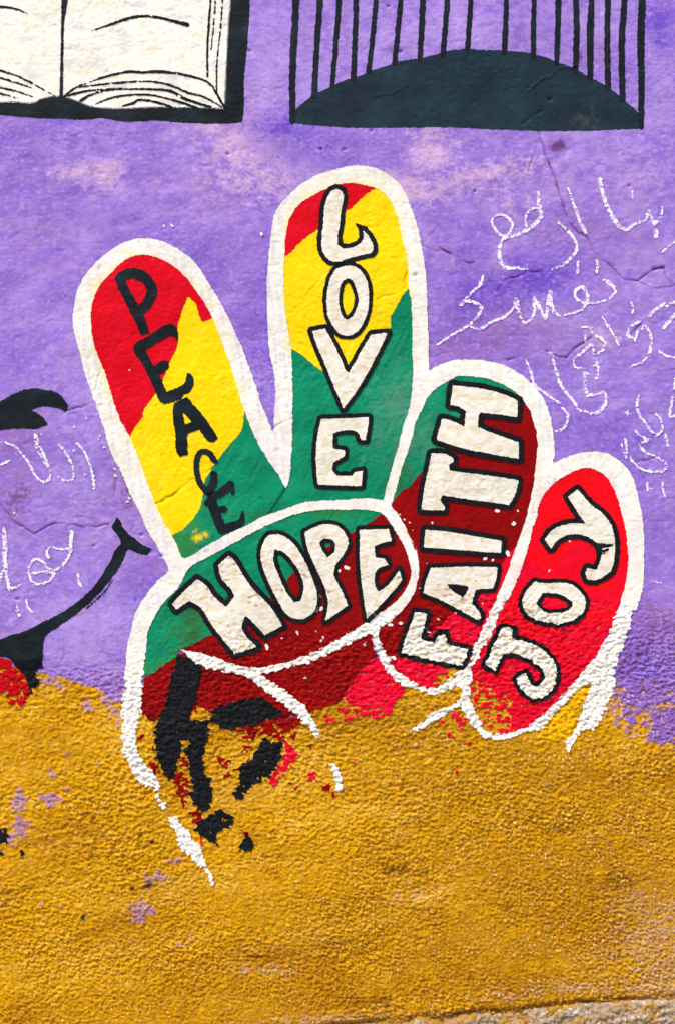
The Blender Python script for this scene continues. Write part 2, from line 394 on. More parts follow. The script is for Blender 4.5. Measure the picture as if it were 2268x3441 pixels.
vi = mix(vi, C_PLUM, patch([(1876, 488, 22, 12, 1.6, -15), (1330, 165, 16, 12, .8), (1950, 190, 10, 14, .8), (430, 1640, 14, 40, .5), (60, 1690, 30, 40, .4)], .85))
# ochre coat
oc = flat(C_OCHRE)
oc = mix(oc, C_BROWN, np.clip(.9 * (noise(19, 9, 45, R(-12)) - .25), 0, .5))
oc = mix(oc, C_BROWN, np.clip(0.08 + 0.5 * noise(330, 210, 41) + 0.25 * noise(130, 34, 42, R(-14)) + 0.22 * n_sm, 0, 0.55))
oc = mix(oc, C_SAND, np.clip(-0.12 + 0.9 * (noise(21, 11, 43, R(-12)) * 0.7 + noise(170, 50, 44, R(-12)) * 0.5), 0, 0.7))
oc = mix(oc, C_OLIVE, patch([(1350, 2450, 330, 130, .7), (1750, 2600, 320, 160, .6), (2000, 3050, 300, 260, .55), (900, 3330, 500, 100, .45), (2000, 2750, 300, 120, .5), (1900, 2950, 420, 330, .7), (1500, 3200, 500, 200, .5)], .9))
palem = patch([(2190, 3140, 110, 60, .8, -30), (2235, 3290, 70, 80, 1.2), (2170, 3330, 60, 30, .7), (1930, 3320, 90, 14, .8), (2140, 3040, 60, 40, .4), (1120, 3425, 150, 12, .8), (1560, 3430, 150, 16, .8), (1700, 3345, 80, 12, .5), (1400, 3010, 60, 14, .5, -10), (890, 3260, 60, 14, .5)])
oc = mix(oc, C_PALE, np.clip(palem * .8 * (1 + 0.9 * STU_N) , 0, .85))
oc = mix(oc, C_BROWN * 0.55, patch([(1240, 3365, 80, 14, .9, -6), (1200, 3370, 40, 24, .7), (1330, 2925, 26, 16, .8), (1405, 2945, 26, 12, .6), (2075, 2960, 60, 20, .8), (1700, 3035, 20, 12, .7), (1575, 3285, 14, 12, .7), (1860, 3378, 260, 7, .8, -6), (1570, 3400, 150, 8, .8, -4), (880, 3215, 40, 7, .8), (360, 2830, 160, 90, .15), (1880, 2790, 30, 12, .6)], .8))
# old violet still showing on the stucco, where the ochre coat has worn off
vs = np.zeros((NY, NX))
for cx, cy, rx, ry, a in [(65, 2690, 24, 40, 1), (75, 2775, 26, 30, 1.1), (42, 2815, 20, 24, 1), (172, 2685, 26, 22, 1.2), (140, 2675, 16, 8, .9), (230, 2655, 12, 10, .8), (62, 2680, 10, 10, .7), (470, 3062, 30, 36, 1.2), (505, 3060, 16, 16, .9), (535, 2945, 22, 16, 1), (515, 2960, 34, 30, .7), (600, 2890, 40, 22, .5), (130, 3035, 16, 12, .8), (213, 3045, 18, 8, .6), (610, 3175, 22, 10, .8), (640, 3145, 14, 12, .7), (290, 2370, 14, 22, 1), (330, 2380, 14, 10, .8), (375, 2340, 34, 34, 1.3), (390, 2395, 20, 26, .8), (395, 2430, 16, 22, .6), (175, 2600, 16, 20, .7), (225, 2540, 8, 8, .8), (330, 2565, 8, 8, .7), (2170, 2340, 130, 60, .95), (2262, 2430, 64, 56, 1.5), (2228, 2465, 50, 32, 1.3), (2110, 2400, 60, 46, .78), (2190, 2420, 60, 50, .7), (2100, 2290, 60, 40, 1.2), (2240, 2330, 50, 30, .5), (2130, 2470, 20, 20, .6), (160, 2285, 40, 16, .9), (200, 2300, 30, 14, .8), (80, 2250, 30, 12, .5), (550, 2800, 20, 30, .35)]:
    vs = np.maximum(vs, a * blob(cx, cy, rx * 1.15, ry * 1.15))
vs_m = sstep(0.42, 0.72, vs + 0.20 * STU_N + 0.25 * n_sm)
oc = mix(oc, mix(mix(flat(C_MAUVE), C_VIOLET, np.clip(.25 + n_mid, 0, 1)), C_DEEP, .55 * sstep(2000, 2100, X)), vs_m * (.62 + .28 * sstep(2000, 2100, X)))
for (px, py), rr in zip(tU1([(980,140),(1055,190),(585,705),(920,510),(1040,470),(1010,500),(900,400),(20,255),(200,210),(245,210)]), [6, 7, 8, 6, 8, 8, 4, 9, 6, 6]):
    oc = mix(oc, C_INK, np.clip(1.6 * blob(px, py, rr * 1.2, rr * .8, -30) * (1 + .9 * STU_N), 0, .9))
oc = mix(oc, C_BROWN * .6, CRK * 0.6)
oc = mix(oc, lin(84, 52, 14), np.clip(JOINT * (.45 + .9 * n_sm + .4 * n_mid), 0, .8))  # brown line along the footing joint, painting the gap's shade into the ochre
oc = mix(oc, lin(168, 108, 4) * K, .5 * sstep(2700, 3400, Y + .35 * (X - 1400)) * np.clip(.7 + .8 * n_mid + .5 * n_big, 0, 1))
oc = mix(oc, C_SAND * 1.05, np.clip(3.0 * (noise(16, 12, 46) - 0.55), 0, .8) * sstep(-.5, .5, noise(300, 200, 47) + (X - 900) / 1200) * 0.7)
oc = mix(oc, lin(250, 222, 150) * K, np.clip(5 * (noise(7.5, 6.5, 49) - .52 + .12 * sstep(600, 2200, X)), 0, .8) * np.clip(.5 + n_mid, 0, 1))
oc = mix(oc, lin(128, 70, 2) * K, np.clip(3 * (noise(9, 6, 50, R(-12)) - .48), 0, .6))

oc = mix(oc, C_SAND, patch([(900, 2650, 190, 40, .5, -14), (600, 2980, 160, 26, .5, -16), (1250, 2720, 140, 30, .5, -12), (250, 3250, 200, 40, .4, -10), (1450, 3010, 70, 12, .9, -20), (1100, 3120, 150, 24, .5, -12), (420, 2460, 60, 90, .4), (960, 2560, 120, 60, .5)], .6))
def worn(F, thr):                            # paint missed the hollows of the stucco: thr <-2 solid, 0 half gone
    t = thr[F.sl] if isinstance(thr, np.ndarray) else thr
    st = STU_N[F.sl] + 0.55 * n_sm[F.sl] + 0.35 * n_mid[F.sl]
    return F.copy(np.maximum(F.f, (t - st) * 7.0))
def ragged(F, fine=1.6, mid=2.0, stu=3.2, seed=0):
    r = ROUGH[F.sl]
    fa = FADE[F.sl]
    x, y = X[F.sl], Y[F.sl]
    e = fine * (0.6 + 0.8 * r) * noise(9, 8, 51 + seed, 0, x, y) + mid * noise(27, 24, 52 + seed, 0, x, y) - stu * r * STU_N[F.sl]
    e = e + 1.5 * speck[F.sl]
    return F.copy(F.f + e * fa)

# ------------------------------------------------------------------ the wall: violet plaster above a rough ochre dado
ob = line_y(OCHRE_LINE, X) + 8 * n_mid + 7 * n_sm + 4 * STU_N * FADE + sstep(2040, 2140, X) * (26 * n_sm + 16 * n_fine + 22 * STU_N * FADE)
upper = Fld(0, NY, 0, NX, Y - ob); lower = Fld(0, NY, 0, NX, ob - Y)
wall = thing('wall', CX, ZB, 'plastered street wall, violet limewash above a rough ochre stucco base', 'wall')
wall['kind'] = 'thing'
paint('violet_plaster', [(upper, 0, M_WALL, vi)], wall, 'smooth violet upper plaster, faded pink in places')
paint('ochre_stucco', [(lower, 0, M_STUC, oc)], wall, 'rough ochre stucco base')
# the wall's body behind the plaster
def box(name, x0, x1, y0, y1, z0, z1, mat, parent=None):
    V = np.array([(x, y, z) for x in (x0, x1) for y in (y0, y1) for z in (z0, z1)], float)
    F = np.array([(0, 1, 3, 2), (4, 6, 7, 5), (0, 4, 5, 1), (2, 3, 7, 6), (0, 2, 6, 4), (1, 5, 7, 3)])
    me = make_mesh(name, V, F, [mat], np.tile(C_VIOLET, (8, 1)))
    me.polygons.foreach_set('use_smooth', [False] * 6)
    return link(bpy.data.objects.new(name, me), parent)
zc = wall.location
body = box('masonry_core', GX[0] * S - CX * S, GX[-1] * S - CX * S, 0.03, 0.28, 0.0, (ZB - GY[0]) * S, M_WALL, wall)
body['label'] = 'masonry body of the wall behind the plaster'

# ------------------------------------------------------------------ ground, footing
def grid_mesh(name, xs, vs, fn, mat, colfn, parent=None):
    U, Vv = np.meshgrid(xs, vs); P = fn(U, Vv); c = colfn(U, Vv)
    n, m = U.shape; i = np.arange(n * m).reshape(n, m)
    F = np.stack([i[:-1, :-1], i[1:, :-1], i[1:, 1:], i[:-1, 1:]], -1).reshape(-1, 4)
    me = make_mesh(name, P.reshape(-1, 3), F, [mat], c.reshape(-1, 3))
    TRIS[0] += 2 * len(F)
    return link(bpy.data.objects.new(name, me), parent)
fx = lines(-30, W + 30, -3600, W + 3600)
fv = np.concatenate([np.arange(0, 150, 4.0), np.arange(150, 421, 15.0)])
def foot_fn(u, v):
    top = line_y(FOOT, u) + 9 * noise(70, 70, 61, 0, u, u * 0) + 5 * noise(22, 22, 62, 0, u, u * 0)
    bulk = 1 - np.exp(-v / 9.0)
    n1 = noise(60, 40, 63, 0, u, v); n2 = noise(17, 13, 64, 0, u, v); n3 = noise(8, 8, 65, 0, u, v) + .5 * np.random.RandomState(3).uniform(-1, 1, u.shape)
    d = -9 + bulk * (11 + 7 * n1 + 4.5 * n2 + 3.0 * n3) + 0.12 * v
    return to_world(u, np.minimum(top + v, ZB + 30), d, 0)
def foot_col(u, v):
    base = np.broadcast_to(lin(166, 148, 122) * .82, u.shape + (3,)).copy()
    base = mix(base, lin(190, 176, 170) * .8, np.clip(.2 + .9 * noise(38, 16, 66, 0, u, v), 0, .9))
    base = mix(base, lin(120, 104, 72) * .8, np.clip(-.1 + 1.0 * noise(30, 14, 67, 0, u, v), 0, .8))
    base = mix(base, lin(228, 222, 206) * .85, np.clip(4 * (noise(9, 8, 60, 0, u, v) - .45), 0, .8)); base = mix(base, lin(70, 58, 36), np.clip(3 * (noise(11, 8, 59, 0, u, v) - .4), 0, .7))
    och = np.clip(.2 + 1.0 * noise(70, 22, 68, 0, u, v) + .9 * noise(15, 9, 69, 0, u, v) + .55 * sstep(1800, 1250, u) + .2 * sstep(10, 0, v), 0, .92)
    return mix(base, C_OLIVE * .9, och)
foot = grid_mesh('footing', fx, fv, foot_fn, M_CONC, foot_col)
tag(foot, 'rough grey concrete footing with ochre splashes along the bottom of the wall', 'footing')
def pave_fn(u, v):
    return np.stack([(u - CX) * S, -0.02 - v, 0.0 * u], -1)
pave_u = np.concatenate([[-60000, -9000], np.linspace(-3600, 5900, 40), [12000, 60000]]); pave_v = np.array([0, .3, .6, 1, 1.5, 2, 3, 4, 6, 10, 40])
pav = grid_mesh('pavement', pave_u, pave_v, pave_fn, M_CONC, lambda u, v: np.broadcast_to(lin(150, 142, 132) * .8, u.shape + (3,)).copy())
pav['kind'] = 'structure'

# ------------------------------------------------------------------ painted hand
whitec = mix(flat(C_WHITE), C_CREAM, np.clip(.15 + .8 * n_sm + .4 * n_mid, 0, .9))
whitec = mix(whitec, lin(214, 214, 226) * .85, np.clip(-.25 + 1.0 * noise(90, 14, 71, R(78)), 0, .45))
whitel = mix(flat(lin(247, 242, 230) * .83), lin(232, 218, 184) * .82, np.clip(.2 + .9 * n_sm + .6 * noise(16, 8, 72), 0, .9))
whitel = mix(whitel, C_OLIVE * .8, np.clip(2.0 * (noise(30, 11, 73, R(-16)) * .7 + .5 * n_mid + .3 * n_fine - .38 + .3 * blob(690, 1990, 70, 60) + .12 * blob(800, 2030, 160, 120)), 0, .7) * sstep(1700, 1900, Y))
blackc = mix(flat(C_BLACK), C_SLATE, np.clip(.1 + .8 * n_mid + .4 * n_sm, 0, 1))
blacko = mix(flat(C_INK), C_SLATE, np.clip(-.1 + .7 * n_sm + .4 * n_fine, 0, .7))
redc = mix(flat(C_RED), C_CRIM, np.clip(.2 + .6 * n_mid, 0, .7)); dredc = mix(flat(C_DRED), lin(118, 2, 8), np.clip(.2 + .7 * n_mid, 0, .8))
dredc = mix(dredc, lin(200, 70, 30) * .7, np.clip(2.2 * (noise(15, 9, 74, R(-10)) - .46), 0, .5) * ROUGH)
crimc = mix(flat(C_CRIM), lin(238, 80, 100) * .85, np.clip(1.3 * (noise(26, 8, 75, R(-8)) - .25), 0, .6) * ROUGH)
bredc = mix(flat(C_BRED), C_CRIM, np.clip(.25 + .9 * n_mid + .002 * (Y - 1900), 0, 1)); bredc = mix(bredc, lin(240, 90, 90) * .85, np.clip(1.3 * (noise(26, 8, 75, R(-8)) - .3), 0, .5) * ROUGH)
yelc = mix(flat(C_YEL), lin(238, 190, 4) * K, np.clip(-.05 + .6 * n_sm + .4 * noise(16, 10, 76), 0, .7)); yelc = mix(yelc, lin(150, 110, 10), CRK * .7)
grnc = mix(flat(C_GREEN), lin(4, 120, 86) * .85, np.clip(.2 + .7 * n_mid, 0, .8)); grnc = mix(grnc, lin(100, 160, 138) * .8, patch([(1330, 1360, 60, 80, .8), (1390, 1480, 70, 60, .6), (1280, 1460, 60, 60, .4), (1460, 1500, 30, 60, .4)], .6))
grnc = mix(grnc, lin(60, 140, 40) * .8, patch([(650, 1790, 30, 40, 1.), (600, 1830, 50, 40, .9), (700, 1700, 20, 20, .5), (560, 2240, 40, 24, .9), (520, 2270, 40, 30, .8), (1130, 1730, 60, 12, .7), (640, 2130, 60, 40, .5)], .8))
grnc = mix(grnc, C_YEL, patch([(668, 1806, 12, 9, 1.3), (655, 1785, 8, 6, .9), (690, 1795, 8, 6, .7)], .9))
brush = noise(170, 11, 78, R(-62)) * .6 + noise(90, 7, 79, R(-30)) * .5
grnc = mix(grnc, lin(46, 158, 120) * .85, np.clip(1.1 * (brush - .12), 0, .5)); grnc = mix(grnc, lin(2, 96, 72) * .85, np.clip(1.1 * (-brush - .2), 0, .5))
grnc = mix(grnc, lin(56, 92, 40) * .8, patch([(660, 2060, 46, 56, .9), (640, 2120, 50, 40, .7), (880, 1730, 80, 14, .4), (1345, 1600, 30, 60, .5)], .75))
redc = mix(redc, lin(188, 0, 20) * K, np.clip(1.2 * (brush - .1), 0, .6)); redc = mix(redc, lin(236, 30, 60) * K, np.clip(1.2 * (-brush - .2), 0, .45))
bredc = mix(bredc, lin(206, 0, 26) * K, np.clip(1.1 * (brush - .1) + .35 * sstep(2000, 2200, Y), 0, .6))
yelc = mix(yelc, lin(250, 200, 0) * K, np.clip(1.2 * (brush - .05), 0, .7)); yelc = mix(yelc, lin(255, 228, 70) * .93, np.clip(1.2 * (-brush - .2), 0, .5))
dredc = mix(dredc, lin(108, 0, 4) * K, np.clip(1.1 * (brush - .05), 0, .6))
gyelc = flat(C_GYEL)

inner1_idx_left = tD([(700,1172),(640,1030),(580,930),(500,760),(440,600),(380,430),(310,270),(240,130)])
idx_left_up = tA([(500,1568),(430,1400),(370,1200),(325,1070),(275,950),(245,780),(240,680),(265,560),(300,480),(400,370),(500,275),(600,240),(680,245),(780,280),(880,340),(970,430),(1040,530),(1110,630),(1165,750),(1225,900),(1290,1080),(1330,1230),(1385,1390)])
v_apex_right = tD([(1230,230),(1330,420),(1440,580),(1475,662)])
mid_up = tC([(262,1190),(290,1000),(300,700),(300,380),(290,150)]) + tB([(275,1400),(245,1200),(235,1000),(240,850),(250,650),(275,530),(330,440),(420,370),(540,310),(680,265),(760,262),(880,285),(980,330),(1040,410),(1090,540),(1120,680),(1150,820),(1165,930),(1168,1050),(1185,1150),(1195,1300),(1196,1480)])
mid_down = tC([(1200,350),(1190,500),(1165,640),(1140,700),(1080,930),(1010,1170),(977,1300)])
thumb_top = tC([(870,1285),(780,1290),(600,1300),(400,1312),(250,1362),(60,1430)]) + tJ([(540,200),(380,275),(250,350),(140,412)])
F_in1 = poly(inner1_idx_left + idx_left_up + v_apex_right + mid_up + mid_down + thumb_top)
thumb_in_pts = tJ([(160,480),(280,410),(430,330),(550,260),(700,190),(800,150),(950,120),(1130,118),(1270,120),(1350,140),(1400,200),(1440,260),(1490,350),(1520,440),(1530,520),(1490,620),(1430,690),(1320,770),(1230,830),(1100,905),(960,985),(830,1040),(700,1075),(560,1095),(430,1070),(330,1030),(220,1000),(108,982)])
wrist_in = [(494, 2172)] + tO([(1300,1130),(1330,1040),(1380,940),(1460,830),(1568,722)])
F_thumb = poly(thumb_in_pts + wrist_in)
F_thumb_sub = poly(thumb_in_pts + [(600, 2260), (494, 2260)] + wrist_in)
ring_pts = tE([(640,260),(740,258),(860,275),(950,305),(1040,350),(1110,410),(1150,460),(1190,530),(1215,620),(1240,720),(1235,850),(1225,960),(1210,1080),(1175,1240),(1140,1380),(1100,1480)]) \
    + tF([(1060,250),(1010,400),(940,560),(880,700),(840,790),(790,890),(750,990),(740,1060),(705,1090),(640,1140),(540,1215),(480,1255),(420,1262),(340,1230),(260,1180),(190,1130),(130,1050),(95,980),(60,900),(48,825),(140,760),(230,670),(310,560),(350,400),(345,280),(320,180),(270,90)]) \
    + tE([(325,1568),(300,1490),(250,1390),(200,1300),(145,1235),(185,1100),(215,980),(260,850),(300,720),(330,600),(375,510),(410,430),(480,350),(560,300)])
F_ring = poly(ring_pts)
pink_pts = tG([(880,275),(960,290),(1040,340),(1100,430),(1140,540),(1170,650),(1195,780),(1210,950),(1200,1100),(1165,1240),(1110,1400)]) + tH([(1120,0),(1080,130),(1010,260),(960,350),(860,470),(770,580),(680,680),(590,770),(500,840),(430,890)]) \
    + tI([(900,1000),(840,1030),(760,1042),(680,1038),(605,1008),(590,950),(545,860),(510,760),(520,640),(535,520)]) + tF([(790,1050),(830,960),(890,880),(940,750),(985,650),(1040,560),(1075,480),(1140,320),(1180,180),(1225,0)]) + tG([(490,740),(530,640),(540,560),(570,490),(660,390),(790,310)])
F_pink = poly(pink_pts)

outer = tD([(590,1240),(510,1090),(430,950),(380,830),(310,700),(240,530),(170,400),(110,200),(45,0)]) + tA([(290,1430),(240,1270),(185,1110),(150,960),(120,850),(100,740),(110,620),(130,520),(190,400),(290,280),(400,190),(520,130),(620,112),(780,135),(900,200),(1000,270),(1090,390),(1170,520),(1280,720),(1370,920),(1430,1080),(1500,1280)]) \
    + tC([(60,560),(110,680),(152,785),(160,650),(170,500),(150,300)]) + tB([(130,1568),(105,1200),(105,1000),(125,750),(140,600),(165,480),(230,390),(330,290),(450,210),(600,160),(750,125),(900,140),(980,170),(1090,250),(1150,340),(1200,460),(1240,600),(1270,740),(1290,860),(1305,1000),(1312,1250),(1325,1568)]) \
    + tE([(430,212),(500,170),(600,135),(720,128),(880,140),(990,170),(1090,220),(1200,310),(1290,420),(1340,560),(1365,700),(1375,830),(1360,908)]) + tG([(645,242),(720,205),(850,160),(1000,150),(1100,185),(1190,260),(1240,330),(1280,460),(1310,600),(1330,750),(1335,950),(1330,1130),(1300,1270),(1230,1420)]) \
    + tH([(1255,0),(1230,120),(1180,260),(1140,360),(1105,480),(1110,540),(1085,650),(1050,740),(1000,840),(950,900),(880,900),(830,960),(770,1062),(725,1040),(740,990),(790,930),(850,800),(880,700),(920,600),(925,545),(810,625),(720,725),(640,805),(540,905),(470,905),(400,940),(300,965),(190,975)]) \
    + tI([(610,1060),(560,1020),(520,970),(470,900),(440,830),(390,852),(340,900),(240,950),(150,1010),(70,1018),(65,1000),(140,960),(230,880),(370,830),(440,770),(450,760),(440,690)]) \
    + tF([(650,1250),(540,1290),(440,1310),(400,1290),(290,1265),(190,1215),(110,1130),(60,1050),(20,960),(5,870)]) + tJ([(1280,885),(1200,925),(1050,1000),(900,1065),(750,1100),(605,1138),(700,1200),(800,1270),(880,1340),(940,1440),(970,1490),(945,1530),(870,1440),(800,1370),(700,1290),(600,1220),(520,1155),(350,1115),(250,1090),(180,1050),(105,985)]) \
    + [(494, 2178)] + tP([(1280,260),(1270,350),(1260,450),(1255,560),(1245,700),(1230,800),(1210,900),(1200,1050),(1230,1130),(1280,1220),(1340,1290),(1390,1370),(1405,1430),(1390,1460),(1425,1530),(1470,1570),(1475,1600),(1435,1630),(1410,1590),(1385,1520),(1340,1425),(1290,1420),(1220,1370),(1160,1270),(1120,1180),(1085,1100),(1080,1010),(1070,920),(1085,850),(1065,810),(1075,720),(1080,640),(1100,520),(1090,430),(1110,340),(1108,260)]) \
    + tO([(1130,1170),(1160,1050),(1180,960),(1220,880),(1290,770),(1380,660),(1480,565)])
F_out = poly(outer, corner=60)
F_strip = minus(F_out, F_in1, F_thumb_sub, F_ring, F_pink)
tail = poly(tK([(420,1065),(480,1060),(490,1100),(560,1150),(580,1210),(630,1250),(650,1310),(690,1400),(735,1520),(715,1535),(690,1470),(660,1410),(600,1370),(570,1330),(530,1310),(480,1220),(470,1160),(430,1110)]))
tick = poly(tQ([(275,970),(320,945),(345,1000),(380,1050),(388,1190),(360,1218),(335,1190),(325,1110),(310,1040)]))

hand = thing('painted_hand', 1010, 2980, 'giant painted hand in red, yellow and green with a thick white outline', 'painted hand')
low = sstep(2150, 2330, Y)                   # where the coats lie on the rough stucco
def seg(F, thr=None, **k):
    F = ragged(F, **k)
    return worn(F, thr) if thr is not None else F
half_l = poly([(0, 700), (780, 700), (935, 1150), (957, 1645), (905, 1725), (870, 1800), (500, 2150), (0, 2200)], smooth=False)
idx = inter(F_in1, half_l); mid = minus(F_in1, half_l)
g = 5.0
def rim(F, w): return np.exp(-(np.maximum(F.full(), 0) / w) ** 2)
idx_o = paint('index_finger', [(idx.off(-g), 1, M_GLOSS, grnc)], hand, 'index finger with PEACE in black')
y_reg = poly([(150, 700)] + tA([(1500,700)]) + tD([(1260,20),(1172,60),(1140,230),(1060,320),(940,480),(870,600),(850,740),(820,830),(750,920),(660,990),(560,1010)]) + [(300, 1900), (150, 1500)], corner=40)
paint('yellow_band', [(ragged(inter(idx.off(-g), y_reg), 2.2, 1.5), 2, M_GLOSS, yelc)], idx_o)
r_reg = poly(tA([(1300,730),(1145,722),(1075,742),(1050,690),(1030,600),(970,555),(930,640),(900,740),(885,800),(890,920),(830,1040),(780,1180),(720,1290),(640,1400),(620,1470)]) + tD([(460,0),(400,120),(340,200),(300,275)]) + [(250, 1500), (150, 1100), (160, 620), (740, 620)], corner=40)
paint('red_band', [(ragged(inter(idx.off(-g), r_reg), 3.5, 2), 3, M_GLOSS, redc)], idx_o)
mid_o = paint('middle_finger', [(mid.off(-g), 1, M_GLOSS, grnc)], hand, 'middle finger with LOVE in white')
y2 = poly([(900, 600), (1500, 600)] + tB([(1250,1020),(1166,1055),(1120,1110),(1080,1190),(1030,1270),(1040,1340)]) + tC([(1000,60),(880,90),(720,300),(545,350),(480,300),(370,210),(285,160)]) + [(900, 1160)], corner=40)
paint('yellow_band', [(ragged(inter(mid.off(-g), y2), 2.0, 1.5), 2, M_GLOSS, yelc)], mid_o)
r2 = poly([(900, 600), (1300, 600)] + tB([(950,285),(910,305),(850,340),(790,390),(740,440),(700,460),(540,520),(490,600),(400,660),(300,765),(235,815)]) + [(900, 900)], corner=40)
paint('red_band', [(ragged(inter(mid.off(-g), r2), 4.5, 2.5), 3, M_GLOSS, redc)], mid_o)
thr_ring = -4 + 4.9 * sstep(2190, 2285, Y + .3 * (X - 1480)) * sstep(1390, 1500, X)
ring_o = paint('ring_finger', [(seg(F_ring.off(-g), thr_ring), 1, M_GLOSS, dredc)], hand, 'folded ring finger with FAITH in white')
g_reg = poly(tE([(150,1215),(215,1130),(290,1080),(340,1010),(390,960),(560,800),(800,560),(980,480),(1145,450),(1145,200),(300,150)]) + [(1250, 1600)], corner=40)
paint('green_band', [(ragged(inter(F_ring.off(-g), g_reg), 2, 2), 2, M_GLOSS, grnc)], ring_o)
c_reg = poly(tF([(1150,150),(1080,190),(980,320),(800,560),(620,690),(460,830),(180,1040),(0,1060),(0,1400),(1000,1400)]), corner=40)
paint('crimson_band', [(seg(inter(F_ring.off(-g), c_reg), thr_ring), 2, M_GLOSS, crimc)], ring_o)
thr_p = -4 + 4.1 * sstep(2230, 2370, Y + 0.3 * (1700 - X)) * sstep(1900, 1690, X + .3 * (Y - 2300)) + .5 * blob(1640, 2440, 70, 40) 
pink_o = paint('little_finger', [(seg(F_pink.off(-g), thr_p), 1, M_GLOSS, bredc)], hand, 'little finger with JOY in white')
thumb_o = paint('thumb', [(ragged(F_thumb.off(-g), 1, 1), 1, M_GLOSS, grnc)], hand, 'folded thumb with HOPE in white')
d_reg = poly(tJ([(1420,60),(1350,140),(1280,190),(1180,250),(870,440),(790,520),(540,780),(300,890),(180,950),(90,985),(200,1250),(1000,1250),(1650,700),(1650,200)]), corner=40)
paint('dark_red_band', [(ragged(inter(F_thumb.off(-g), d_reg), 2, 2), 2, M_GLOSS, dredc)], thumb_o)
palm_pts = tK([(252,160),(380,78),(480,0)]) + tJ([(130,1000),(480,1120),(750,1085),(1050,985),(1290,870),(1310,1000),(1345,1050)]) + tQ([(690,60),(620,110),(545,215),(430,370),(330,430),(150,490),(0,610)]) + tK([(1250,490),(1150,535),(1000,525),(900,510),(800,450),(700,370),(620,345),(570,420),(380,410),(330,430),(290,410),(240,350)])
thr_palm = -3.0 + 2.1 * sstep(2310, 2450, Y)
palm_o = paint('palm', [(seg(poly(palm_pts), thr_palm, stu=4), 1, M_GLOSS, dredc)], hand, 'dark red palm worn away over the ochre')
pg = poly(tK([(250,-40),(252,150),(290,140),(380,72),(480,8),(500,-60)]))
paint('green_band', [(ragged(pg, 3, 2), 2, M_GLOSS, grnc)], palm_o)
crim2 = poly(tQ([(690,50),(620,110),(550,210),(430,370),(480,430),(560,450),(530,510),(700,540),(800,500),(830,420),(900,340),(930,290),(950,230),(850,120),(750,40)]))
paint('crimson_band', [(seg(crim2.off(-9), -1.9 + 1.6 * sstep(2340, 2400, Y), stu=4), 2, M_GLOSS, crimc)], palm_o)
ygap = poly(tH([(925,535),(820,600),(790,690),(720,740),(560,880),(540,960),(700,970),(760,940),(830,810),(800,760),(860,700),(930,640)]))
paint('yellow_smear', [(seg(ygap, -0.6, stu=4), 1, M_GLOSS, gyelc)], hand, 'yellow smear beside the little finger')
# flecks of red left on the ochre, below the palm
def patches(lst, thr=-.4):
    return union(*[worn(ragged(poly(p), 4, 3, 5), thr) for p in lst])
reds = [tK([(1190,570),(1270,640),(1260,700),(1200,760),(1130,870),(1090,850),(1110,790),(1180,680)]), tK([(1345,775),(1390,770),(1385,830),(1350,830)]), tK([(610,1210),(650,1215),(645,1240),(615,1235)]), tQ([(240,550),(300,535),(320,575),(260,585)]), tQ([(400,560),(480,540),(470,580),(420,600)]), tQ([(340,490),(440,455),(470,490),(400,530)]), tQ([(95,1040),(155,1025),(150,1100),(105,1105)]), tQ([(1400,560),(1480,550),(1490,610),(1440,660)]), tQ([(1220,590),(1265,570),(1270,610)]), tQ([(1310,710),(1350,700),(1345,730)]), tQ([(1380,1020),(1400,1020),(1395,1045)]), tQ([(470,940),(510,935),(505,970)]), tQ([(1350,520),(1410,510),(1400,545),(1360,545)]), tQ([(1150,480),(1180,470),(1175,505)]), tI([(340,1040),(370,1050),(350,1075)]), tI([(470,1120),(515,1115),(505,1140)])]
paint('red_fleck', [(patches(reds, -.7), 1, M_GLOSS, crimc)], hand, kind='stuff')
dreds = [tK([(480,760),(560,800),(560,900),(510,950),(480,900),(460,820)]), tK([(570,1040),(650,1045),(650,1110),(590,1110)]), tK([(290,700),(370,740),(410,800),(340,790)]), tK([(500,670),(560,680),(550,730),(490,720)]), tK([(750,670),(830,690),(800,740),(760,720)]), tK([(930,600),(980,610),(960,640),(920,630)]), tK([(1230,500),(1270,510),(1260,570),(1230,560)]), tK([(1230,850),(1280,880),(1260,900)]), tK([(1430,870),(1500,860),(1490,890),(1440,890)]), tK([(760,780),(830,790),(800,820)]), tK([(290,380),(350,370),(340,440),(290,430)]), tK([(510,960),(540,970),(520,1000)]), tK([(850,750),(890,750),(870,790)]), tK([(900,510),(1000,520),(990,560),(930,550)]), tK([(1100,530),(1200,540),(1190,570),(1110,560)]), tK([(910,1160),(950,1170),(930,1210)]), tQ([(215,1150),(270,1140),(280,1190),(220,1190)]), tQ([(290,1230),(320,1215),(315,1250)]), tQ([(100,800),(140,790),(120,820)]), tK([(220,540),(270,530),(240,560)])]
paint('dark_red_fleck', [(patches(dreds, -.5), 1, M_GLOSS, dredc)], hand, kind='stuff')
in_y = np.maximum(y_reg.full(), 0) < 25; in_y2 = np.maximum(y2.full(), 0) < 25
rm = rim(F_in1, 22) * np.clip(.55 + .8 * n_mid + .4 * n_sm, 0, 1)
whitec = mix(whitec, lin(255, 236, 150) * .88, rm * np.where(X < 950, in_y, in_y2) * .75)
whitec = mix(whitec, lin(250, 206, 206) * .88, np.maximum(rim(F_pink, 20), rim(F_in1, 16) * ~in_y * ~in_y2 * (Y < 1500) * .6) * np.clip(.35 + .9 * n_mid + .4 * n_sm, 0, 1) * .6)
whitec = mix(whitec, C_LAV, np.clip(.6 * (noise(15, 130, 77, R(-6)) - .1), 0, .2) * sstep(1060, 960, X) * sstep(2300, 1900, Y))
strip = ragged(union(F_strip, tail, tick).off(1.0), 2.4, 1.6, 3.2)
strip = worn(strip, -3.0 + 0.7 * low)
paint('white_outline', [(strip, 4, M_WHITE, whitec)], hand, 'thick white brush outline')
